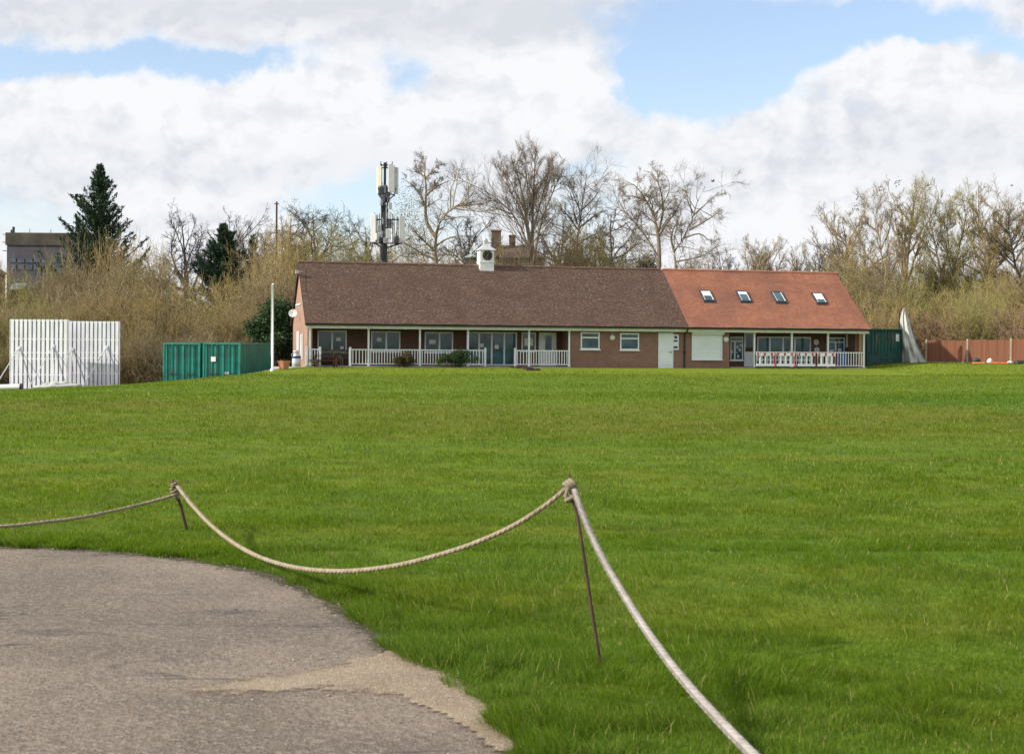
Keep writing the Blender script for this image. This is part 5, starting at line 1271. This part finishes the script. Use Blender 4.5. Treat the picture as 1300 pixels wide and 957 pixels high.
limb_tree('bare pale trunked tree hung with dark seed clusters behind the pavilion end', 118, [
    ([(1120, 425), (1122, 382), (1125, 356), (1122, 331), (1118, 301), (1115, 271), (1108, 244)], .19, .03), ([(1122, 382), (1110, 346), (1091, 336), (1066, 326)], .1, .02), ([(1118, 301), (1128, 276), (1132, 251), (1141, 229)], .12, .02), ([(1122, 340), (1106, 318), (1096, 300), (1086, 272), (1078, 256)], .12, .02), ([(1124, 352), (1137, 322), (1146, 296), (1150, 262)], .12, .02), ([(1116, 275), (1100, 262), (1094, 242)], .08, .02), ([(1112, 350), (1098, 352), (1080, 345)], .06, .015)],
    26, 'bark_tan', 'twig_brown', 1.6, .87, .09, 38, .012, .36, ivy=(26, tuple((x, y, 6, 6) for x, y in ((1085, 265), (1075, 300), (1092, 250), (1110, 246), (1064, 318), (1096, 290), (1120, 240), (1140, 232), (1100, 330), (1070, 345))), 'leaf_brown', .10))
limb_tree('golden bare willow, tallest of the trees behind the board fence', 121, [
    ([(1210, 430), (1208, 386), (1200, 361), (1195, 336), (1190, 311), (1185, 281), (1178, 251), (1172, 231)], .22, .03), ([(1212, 400), (1208, 352), (1214, 318), (1220, 286), (1226, 256), (1224, 235)], .17, .03), ([(1200, 361), (1181, 341), (1166, 331)], .1, .02), ([(1210, 376), (1225, 351), (1241, 336)], .1, .02), ([(1190, 311), (1172, 290), (1160, 268), (1156, 250)], .12, .02), ([(1195, 336), (1204, 300), (1202, 265), (1206, 240)], .12, .02), ([(1214, 318), (1232, 296), (1240, 276)], .1, .02), ([(1188, 300), (1194, 270), (1192, 240)], .09, .02)],
    27, 'bark_grey', 'twig_olive', 1.9, .87, .1, 38, .013, .36, ivy=(300, ((1190, 368, 16, 30), (1207, 352, 12, 36), (1218, 378, 20, 20)), 'leaf_laurel', .13))
limb_tree('broad bare tree with a low dark limb reaching over the fence', 119, [
    ([(1303, 430), (1301, 386), (1298, 356), (1290, 331), (1285, 301), (1280, 271), (1283, 246)], .3, .03), ([(1298, 366), (1281, 356), (1262, 341), (1250, 331)], .13, .025), ([(1301, 394), (1276, 389), (1262, 381), (1247, 371)], .14, .03), ([(1298, 352), (1312, 318), (1320, 280), (1318, 252)], .2, .03), ([(1290, 331), (1272, 310), (1258, 288), (1250, 270)], .13, .025), ([(1286, 305), (1300, 275), (1302, 250)], .12, .02), ([(1282, 280), (1264, 262), (1256, 250)], .1, .02), ([(1300, 380), (1330, 350), (1350, 320)], .16, .03)],
    28, 'bark_dark', 'twig_gold', 1.9, .89, .07, 44, .013, .36)

def generic_tree(proto_seed, hgt, bark, twig, ang=40, up=.08, forks=5, dens=1.0, twig_r=.02, name='bare_tree'):
    """a bare tree of its own, built upright at the origin and copied with its parts"""
    rr = np.random.RandomState(proto_seed); r = thing(name, None, 'tree')
    tr, trr = grow(np.array([[0, 0, -.3]]), np.array([[rr.normal(0, .06), rr.normal(0, .06), 1.0]]), np.array([hgt * .92]), np.array([hgt * .021]), 10, .05, .05, .85, rr)
    P, D, L, R = spawn(tr, trr, np.array([hgt]), forks * 3, .28, .95, ang, .55, .6, rr, .04, .5); n0, r0 = grow(P, D, L, R, 8, .15, up, .75, rr)
    P, D, L1, R = spawn(n0, r0, L, int(7 * dens), .2, 1, ang, .45, .5, rr, .02, .4); n1, r1 = grow(P, D, L1, R, 5, .16, up, .7, rr)
    P, D, L2, R = spawn(n1, r1, L1, 6, .1, 1, ang, .5, .6, rr, .012, .3); n2, r2 = grow(P, D, L2, np.minimum(R, twig_r), 4, .16, up, .5, rr)
    P, D, L3, R = spawn(n2, r2, L2, 3, .1, 1, ang, .55, .7, rr, .01, .3); n3, r3 = grow(P, D, L3, np.minimum(R, twig_r * .8), 2, .16, up, .4, rr)
    tubes('trunk', [(tr, trr, 8)], M[bark], r); tubes('branches', [(n0, r0, 5), (n1, r1, 4)], M[bark], r); tubes('twigs', [(n2, r2, 3), (n3, r3, 3)], M[twig], r)
    r['proto_h'] = hgt; return r
def settle(proto, px, pyt, d, wpx, label, rz, group=None, first=False, hscale=1.0, sink=0.0):
    p = W(px, pyt, d); g = Hs(p.x, d); h = p.z - g; s = h / proto['proto_h']; sw = s if wpx is None else (wpx * d / F) / proto['proto_w']
    r = proto if first else dup(proto, (0, 0, 0), 0); r.location = (p.x, d, g - sink); r.rotation_euler = (0, 0, rz); r.scale = (sw, sw, s)
    if group: r['group'] = group
    r['label'] = label; return r
ga = generic_tree(31, 12, 'bark_far', 'bark_far', 46, .05, 5, 1.1, .028); gb = generic_tree(32, 12, 'bark_dark', 'bark_far', 52, .03, 6, 1.2, .03); gc = generic_tree(33, 9, 'bark_pale', 'bark_pale', 34, .12, 4, 1.0, .02)
for g_, w_ in ((ga, 9), (gb, 11), (gc, 6)): g_['proto_w'] = w_
settle(ga, 239, 268, 142, None, 'slim bare grey tree between the big conifer and the small one', .4, first=True); settle(ga, 279, 267, 150, None, 'bare grey tree rising directly behind the small conifer', 2.1)
settle(gb, 372, 258, 148, None, 'dark round headed bare tree beside the thin utility pole', .9, first=True); settle(gb, 414, 253, 150, None, 'dark round headed bare tree next along towards the phone mast', 2.5); settle(gb, 462, 272, 156, None, 'dark bare tree partly hidden behind the phone mast', 4.0)
settle(ga, 318, 283, 158, None, 'faint bare tree between small conifer and thin utility pole', 3.3)
settle(gb, 786, 252, 140, None, 'dark bare tree behind the leaning limbs of the spreading pair', 1.2); settle(gb, 700, 262, 145, None, 'dark bare tree showing through the tall vase shaped ash', 5.2)
settle(gb, 585, 268, 150, None, 'faint bare tree between the sycamore and the clock', 5.9); 
for i, (px, py, dd) in enumerate(((918, 312, 150), (938, 318, 154), (953, 302, 148), (972, 312, 155), (992, 306, 150), (1012, 312, 156), (1030, 306, 152), (1048, 314, 150), (1066, 318, 154), (1075, 300, 146))):
    settle(gc if i % 3 else ga, px, py, dd, None, 'thin pale bare tree in the far row above the orange red roof', i * 1.3, 'far row of bare trees above the red roof', first=(i == 1))
for i, (px, py, dd) in enumerate(((1150, 236, 128), (1240, 250, 132), (1262, 240, 130), (1090, 262, 132), (1312, 240, 128))):
    settle(gc, px, py, dd, None, 'slender pale bare tree standing among the big trees behind the fence', i * 1.7 + .5, 'slender bare trees behind the board fence')

def shrub_proto(seed, mats, stems=76, fan=.62, curl=.02, h=5.0, tr=.0115):
    rr = np.random.RandomState(seed); r = thing('bare_shrub', None, 'shrub'); a = rr.uniform(0, 6.283, stems); q = np.sqrt(rr.rand(stems)) * .85
    P = np.stack([np.cos(a) * q, np.sin(a) * q, np.full(stems, -.1)], 1); D = np.stack([np.cos(a) * q * fan * 1.5 + rr.normal(0, .12, stems), np.sin(a) * q * fan * 1.5 + rr.normal(0, .12, stems), np.ones(stems)], 1)
    L = h * rr.uniform(.55, 1.02, stems) * (1 - .22 * q); n0, r0 = grow(P, D, L, rr.uniform(.020, .040, stems), 7, .12, curl, .7, rr)
    P, D, L1, R = spawn(n0, r0, L, 11, .12, 1, 46, .38, .5, rr, .013, .35); n1, r1 = grow(P, D, L1, R, 4, .22, .05, .5, rr)
    P, D, L2, R = spawn(n1, r1, L1, 5, .1, 1, 46, .55, .6, rr, tr * .8, .3); n2, r2 = grow(P, D, L2, np.minimum(R, tr), 2, .22, .03, .4, rr)
    tubes('stems', [(n0, r0, 4)], M[mats[0]], r); tubes('twigs', [(n1, r1, 3), (n2, r2, 3)], M[mats[1]], r)
    r['proto_h'] = float(n0[..., 2].max()) * 1.02; r['proto_w'] = 5.4; return r
SP = [shrub_proto(41, ('bark_grey', 'twig_gold')), shrub_proto(42, ('bark_pale', 'twig_brown')), shrub_proto(43, ('bark_grey', 'twig_olive')), shrub_proto(44, ('bark_dark', 'twig_russet')), shrub_proto(45, ('bark_pale', 'twig_gold'), stems=60, fan=.85), shrub_proto(46, ('bark_grey', 'twig_brown'), stems=84, fan=.5)]
used = set(); rs = np.random.RandomState(12)
def shrub(px, py, d, wpx, label, group, kinds):
    k = kinds[rs.randint(len(kinds))]; first = k not in used; used.add(k)
    settle(SP[k], px, py, d, wpx, label, rs.uniform(0, 6.28), group, first)
G1, L1_ = 'bare shrubs behind the sight screens and containers', 'bare golden brown shrub in the dense thicket behind sight screens and containers'
tops = lambda px: np.interp(px, [-60, 0, 30, 60, 90, 130, 170, 210, 240, 270, 300, 330, 360, 400], [325, 335, 350, 342, 318, 310, 310, 318, 348, 358, 350, 308, 290, 292])
for px in range(-170, 400, 26): shrub(px + rs.normal(0, 5), tops(px) + rs.normal(4, 5), 116 + rs.normal(0, 1.5), 78, L1_, G1, (0, 0, 1, 2, 4))
for px in range(-165, 390, 30): shrub(px + rs.normal(0, 6), tops(px) + 34 + rs.normal(0, 9), 109 + rs.normal(0, 1.2), 84, L1_, G1, (1, 1, 0, 2, 5))
for px in range(-165, 345, 30): shrub(px + rs.normal(0, 6), tops(px) * .35 + 268 + rs.normal(0, 10), 102.5 + rs.normal(0, .8), 84, L1_, G1, (0, 2, 0, 4, 1))
for px in range(-40, 330, 34): shrub(px + rs.normal(0, 6), 415 + rs.normal(0, 10) + (12 if px < 160 else 0), 97.5 + rs.normal(0, .6), 70, L1_, G1, (1, 2, 5, 4))
G2, L2_ = 'bare shrubs showing above the brown roof', 'bare golden shrub showing above the ridge of the brown tiled roof'
for px, py in ((372, 300), (392, 292), (412, 294), (432, 298), (452, 296), (470, 300), (505, 305), (528, 300), (548, 312), (572, 308), (590, 322), (645, 312), (662, 320), (695, 308), (716, 296), (738, 288), (758, 292), (776, 312), (880, 318), (900, 322)):
    shrub(px, py + 2, 117 + rs.normal(0, 1.5), 62, L2_, G2, (0, 2, 4, 1) if px < 800 else (1, 3))
G3, L3_ = 'bare shrubs behind the board fence', 'bare yellow brown shrub in the dense growth behind the fence and shed'
for px in range(1082, 1440, 25): shrub(px + rs.normal(0, 4), 325 + 14 * math.sin(px * .05) + rs.normal(0, 8), 122 + rs.normal(0, 1.5), 74, L3_, G3, (2, 0, 4, 1))
for px in range(1080, 1440, 27): shrub(px + rs.normal(0, 4), 355 + rs.normal(0, 9), 115 + rs.normal(0, 1), 74, L3_, G3, (2, 2, 0, 1, 5))
for px in range(1085, 1330, 27): shrub(px + rs.normal(0, 4), 388 + rs.normal(0, 9), 109.5 + rs.normal(0, .8), 66, L3_, G3, (1, 3, 0, 4, 2))
settle(SP[3], 1296, 378, 106, 80, 'russet copper twiggy bush leaning over the end of the fence', 1.0)
p = dup(SP[2], (0, 0, 0), 0); settle(p, 1236, 368, 107.5, 66, 'yellow green hazel bush rising just behind the middle fence post', 2.0, first=True); p['group'] = 'bushes leaning over the fence'
for o in list(COL.objects):
    if o.get('label') in ('russet copper twiggy bush leaning over the end of the fence',): o['group'] = 'bushes leaning over the fence'

def conifer(label, px, pyt, d, half_w, seed, nbr=230, sparse=1.0, name='conifer'):
    rr = np.random.RandomState(seed); p = W(px, pyt, d); g = Hs(p.x, d); h = p.z - g; r = thing(name, label, 'tree', (p.x, d, g))
    zs = np.linspace(-.3, h, 12); tr = np.stack([np.cumsum(rr.normal(0, .03, 12)), np.cumsum(rr.normal(0, .03, 12)), zs], 1); tr[:, :2] *= np.linspace(1, 0, 12)[:, None]
    tubes('trunk', [(tr[None], np.linspace(h * .02, .02, 12)[None], 8)], M['bark_dark'], r)
    t = np.sort(rr.rand(nbr) ** .85 * .96 + .02); a = np.arange(nbr) * 2.399 + rr.normal(0, .4, nbr); prof = (1 - t) ** .95 * half_w * (1 + .2 * np.sin(t * 31 + 2 * np.cos(a)) ) * rr.uniform(.5, 1.15, nbr) + .12
    P = np.stack([np.zeros(nbr), np.zeros(nbr), h * t], 1); D = np.stack([np.cos(a), np.sin(a), rr.normal(.16, .14, nbr) + .9 * t ** 2], 1)
    n0, r0 = grow(P, D, prof, np.maximum(.012, prof * .016), 7, .05, .085, .8, rr); tubes('branches', [(n0, r0, 4)], M['bark_dark'], r)
    m = int(130 * sparse); pi = np.repeat(np.arange(nbr), m); f = rr.rand(len(pi)) ** .6 * 7; keep = rr.rand(len(pi)) < np.clip(prof[pi] / half_w * 1.5 + .08, 0, 1); pi = pi[keep]; f = f[keep]; i = np.minimum(f.astype(int), 6); u = (f - i)[:, None]
    C = n0[pi, i] * (1 - u) + n0[pi, i + 1] * u; d_ = norm(n0[pi, i + 1] - n0[pi, i]); ww = (.05 + .075 * prof[pi] * (1 - f / 7.6))[:, None]
    C = C + rr.normal(0, 1, C.shape) * ww * np.array([1, 1, .45]); dirs = d_ * 1.4 + rr.normal(0, .4, d_.shape) + np.array([0, 0, -.05])
    leaves('foliage', C, .095, M['leaf_dark'], r, rr, 3.6, dirs); return r
conifer('big dark conifer with ragged upswept branches beside the flat roofed block', 127.5, 207, 124, 7.7, 51, 400)
conifer('smaller dense dark conifer rising from the middle of the thicket', 284, 283, 126, 5.9, 52, 310, 1.1)
conifer('tiny thin topped conifer poking out of thicket by the utility pole', 321, 297, 128, 3.0, 53, 90, .4)

def evergreen(label, px, py, d, wpx, hpx, seed, n, size, mat, stem='bark_dark', name='evergreen_bush', cat='bush', lobes=14, base=None):
    rr = np.random.RandomState(seed); p = W(px, py, d); g = Hs(p.x, d) if base is None else base; r = thing(name, label, cat, (p.x, d, g)); w_ = wpx * d / F; h = p.z - g
    cs = np.stack([rr.normal(0, .22, lobes) * w_, rr.normal(0, .2, lobes) * w_, rr.uniform(.28, .8, lobes) * h], 1); rr_ = rr.uniform(.16, .3, lobes) * min(w_, h)
    cs[:, :2] *= np.where(cs[:, 2:3] > .6 * h, .6, 1.0)
    k = rr.randint(lobes, size=n); v = norm(rr.normal(0, 1, (n, 3))) * (rr.rand(n, 1) ** .35) * (1 + .16 * rr.normal(0, 1, (n, 1))); C = cs[k] + v * rr_[k][:, None] * np.array([1, 1, .95]); C = C[C[:, 2] > .03]
    leaves('foliage', C, size, M[mat], r, rr, 1.7)
    P = np.zeros((lobes, 3)); P[:, :2] = rr.normal(0, .06, (lobes, 2)) * w_; P[:, 2] = -.1; n0, r0 = grow(P, cs - P, np.linalg.norm(cs - P, axis=1), np.full(lobes, .025 * max(1, h / 2)), 5, .04, 0, .6, rr)
    tubes('stems', [(n0, r0, 5)], M[stem], r); return r
evergreen('big dark glossy evergreen shrub between the containers and the pavilion gable', 357, 376, 97.5, 66, 90, 61, 26000, .11, 'leaf_laurel', lobes=34)
evergreen('dark evergreen shrub hard against the rear of the brick gable end', 368, 392, 101, 50, 70, 62, 12000, .11, 'leaf_laurel', lobes=20)
evergreen('dark ivy clad evergreen mass behind the leaning limbs of the spreading pair', 822, 302, 119, 62, 60, 65, 14000, .10, 'leaf_laurel', name='evergreen_tree', cat='tree', lobes=22)
def vbush(label, px, py, wpx, seed, mat, v=-.75):
    t = tp(px, v); w_ = B2W(t, v); evergreen(label, px, py, w_.y, wpx, 20, seed, 5200, .05, mat, lobes=16)
vbush('small bronze and green rounded bush before the verandah railing', 516, 446.5, 27, 63, 'leaf_brown'); vbush('larger dark green clipped bush before the verandah railing', 582.5, 443.5, 44, 64, 'leaf_laurel')

# birds
def bird(label, px, py, d, sp):
    p = W(px, py, d); r = MB().tube([(-.17, 0, 0), (-.1, 0, .03), (0, 0, .04), (.09, 0, .06), (.15, 0, .08), (.2, 0, .07)], [.015, .05, .065, .045, .04, .006], 8).build('bird', M['bird'], smooth=True); r.location = p; r.rotation_euler = (0, 0, rad(20)); r.scale = (.8,) * 3; tag(r, label, 'bird')
    for s in (-1, 1): MB().face([(-.06, s * .03, .05), (.07, s * .03, .06), (.03, s * (.1 + .2 * sp), .06 + .16 * sp), (-.08, s * (.08 + .2 * sp), .05 + .14 * sp)]).build('wing', M['bird'], r)
bird('black bird flying right of the spreading bare trees', 905, 231, 105, 1); bird('black bird perched on the topmost twig of the golden willow', 1178, 236, 119, 0); bird('black bird perched on the treetop at the far end', 1284.5, 236, 118, 0)

# ================================================================== sky and sun
SUN_EL = rad(29.5); hx, hy = -.954, -.30; nn = math.hypot(hx, hy); hx /= nn; hy /= nn
sd = Vector((hx * math.cos(SUN_EL), hy * math.cos(SUN_EL), math.sin(SUN_EL)))
sun = bpy.data.lights.new('sun', 'SUN'); sun.energy = 4.8; sun.angle = rad(1.0); sun.color = (1, .93, .82)
so = bpy.data.objects.new('sun', sun); COL.objects.link(so); so.rotation_euler = sd.to_track_quat('Z', 'Y').to_euler(); so.location = (-60, -20, 60)
wd_ = bpy.data.worlds.new('World'); SC.world = wd_; wd_.use_nodes = True; t = NT(wd_.node_tree)
bg = wd_.node_tree.nodes['Background']; sky = t.node('ShaderNodeTexSky', sky_type='NISHITA'); sky.sun_disc = False; sky.sun_elevation = SUN_EL; sky.sun_rotation = math.atan2(hx, hy)
sky.air_density = 1.0; sky.dust_density = .6; sky.ozone_density = 1.2
dirv = t.coord('Generated'); sp = t.node('ShaderNodeSeparateXYZ'); t.put(sp.inputs[0], dirv); X, Y, Z = sp.outputs
Ya = t.math('MAXIMUM', t.math('ABSOLUTE', Y), .12); U = t.math('DIVIDE', X, Ya); V_ = t.math('DIVIDE', Z, Ya)
cb = t.node('ShaderNodeCombineXYZ'); t.put(cb.inputs[0], U); t.put(cb.inputs[1], V_); uvw = cb.outputs[0]
def fbm(off=(0, 0, 0), sc=1.0, det=8, rough=.56): return t.noise(t.mapping(uvw, (1.0 * sc, 1.7 * sc, 1), off), 5.2, det, rough, .25)
wob = t.math('SUBTRACT', t.noise(uvw, 9, 6, .6), .5); wob2 = t.math('SUBTRACT', t.noise(t.mapping(uvw, (1, 1, 1), (3, 7, 1)), 9, 6, .6), .5)
U2 = t.math('ADD', U, t.math('MULTIPLY', wob, .13)); V2 = t.math('ADD', V_, t.math('MULTIPLY', wob2, .085))
def blob(px, py, sx, sy, wgt, hard=1.0):
    a = t.math('DIVIDE', t.math('SUBTRACT', U2, (px - CX) / F), sx / F); b = t.math('DIVIDE', t.math('SUBTRACT', V2, (CY - py) / F), sy / F)
    r2 = t.math('ADD', t.math('MULTIPLY', a, a), t.math('MULTIPLY', b, b))
    return t.math('MULTIPLY', t.math('EXPONENT', t.math('MULTIPLY', r2, -1.0)), wgt)
holes = [(960, 45, 165, 66, 1.5), (850, 105, 85, 40, 1.2), (985, 115, 65, 26, .75), (1150, 30, 110, 26, 1.2), (160, 90, 165, 24, 1.05), (310, 92, 60, 16, .6), (20, 80, 60, 26, .75), (506, 92, 34, 44, .62), (480, 120, 22, 20, .25), (440, 265, 85, 44, .95), (585, 285, 40, 34, .4), (730, 270, 70, 46, .6), (10, 275, 90, 40, .65), (770, 215, 80, 22, .35), (800, 130, 22, 36, .5), (1290, 55, 50, 20, .7), (100, 275, 60, 24, .35)]
bumps = [(1120, 95, 90, 34, .55), (1050, 110, 60, 26, .45), (1230, 105, 90, 30, .5), (690, 115, 85, 38, .55), (600, 95, 50, 28, .35), (300, 150, 260, 40, .45), (960, 170, 130, 28, .4)]
tot = None
for h_ in holes + [(a, b, c, d, -e) for a, b, c, d, e in bumps]:
    q = blob(*h_); tot = q if tot is None else t.math('ADD', tot, q)
def puff(off=(0, 0, 0)):
    """billowing cumulus heads: rounded cells at two sizes"""
    out = None
    for sc, w_ in ((11, .9), (26, .5), (60, .28)):
        n_ = t.noise(t.mapping(cbw, (1, 1.35, 1), (off[0] + sc, off[1], 0)), sc, 2, .5); q = t.math('MULTIPLY', t.math('SUBTRACT', .32, t.math('MULTIPLY', t.math('ABSOLUTE', t.math('SUBTRACT', n_, .5)), 2.2)), w_); out = q if out is None else t.math('ADD', out, q)
    return out
c2 = t.node('ShaderNodeCombineXYZ'); t.put(c2.inputs[0], t.math('ADD', U, t.math('MULTIPLY', wob, .035))); t.put(c2.inputs[1], t.math('ADD', V_, t.math('MULTIPLY', wob2, .03))); cbw = c2.outputs[0]
n1 = fbm(); p1 = puff()
dens = t.math('SUBTRACT', t.math('ADD', t.math('ADD', .55, t.math('MULTIPLY', t.math('SUBTRACT', n1, .5), 1.5)), t.math('MULTIPLY', p1, .55)), tot)
cov = t.ramp(dens, -.12, .62)
# self shading of the clouds: compare the density towards the sun with the density here
n2 = fbm((.030, -.045, 0)); p2_ = puff((.012, -.016, 0))
lit = t.ramp(t.math('ADD', t.math('ADD', t.math('SUBTRACT', n1, n2), t.math('MULTIPLY', t.math('SUBTRACT', p1, p2_), .8)), t.math('MULTIPLY', t.math('SUBTRACT', .55, t.noise(t.mapping(uvw, (.8, 2.2, 1), (5, 2, 0)), 4.0, 5, .55)), .55)), -.45, .22)
grey = t.math('ADD', blob(300, 10, 480, 48, .8), blob(690, 15, 120, 50, .55)); grey = t.math('ADD', grey, t.math('ADD', blob(400, 215, 300, 30, .28), blob(1200, 195, 150, 26, .35)))
grey = t.math('ADD', grey, blob(20, 265, 90, 50, .25)); crown = t.math('ADD', t.math('ADD', blob(1120, 90, 130, 40, .4), blob(690, 110, 90, 40, .4)), blob(280, 135, 220, 34, .4))
lit = t.math('ADD', t.math('SUBTRACT', lit, grey), crown, clamp=True)
WS = .10
white = (.77 / WS, .78 / WS, .80 / WS); dull = (.585 / WS, .61 / WS, .655 / WS)
ccol = t.mix(lit, dull, white)
skyc = t.mix(1.0, sky.outputs[0], (1.62, 1.60, 1.68), 'MULTIPLY'); skyc = t.mix(.16, skyc, (.62 / WS, .66 / WS, .70 / WS))
low = t.math('SUBTRACT', 1.0, t.ramp(V_, .02, .22)); skyc = t.mix(t.math('MULTIPLY', low, .25), skyc, (.58 / WS, .65 / WS, .78 / WS))
t.put(bg.inputs[0], t.mix(cov, skyc, ccol)); bg.inputs[1].default_value = WS
SC.view_settings.view_transform = 'Standard'; SC.view_settings.look = 'None'; SC.view_settings.exposure = 0.3; SC.view_settings.gamma = 1.0
SC.cycles.use_denoising = True; SC.cycles.denoiser = 'OPENIMAGEDENOISE'; SC.cycles.denoising_prefilter = 'NONE'; SC.cycles.denoising_input_passes = 'RGB_ALBEDO_NORMAL'; SC.cycles.use_adaptive_sampling = False; SC.cycles.sample_clamp_indirect = 3.0; SC.cycles.sample_clamp_direct = 12.0; SC.cycles.max_bounces = 4; SC.cycles.diffuse_bounces = 3; SC.cycles.transparent_max_bounces = 4
for p_ in (house,): pass
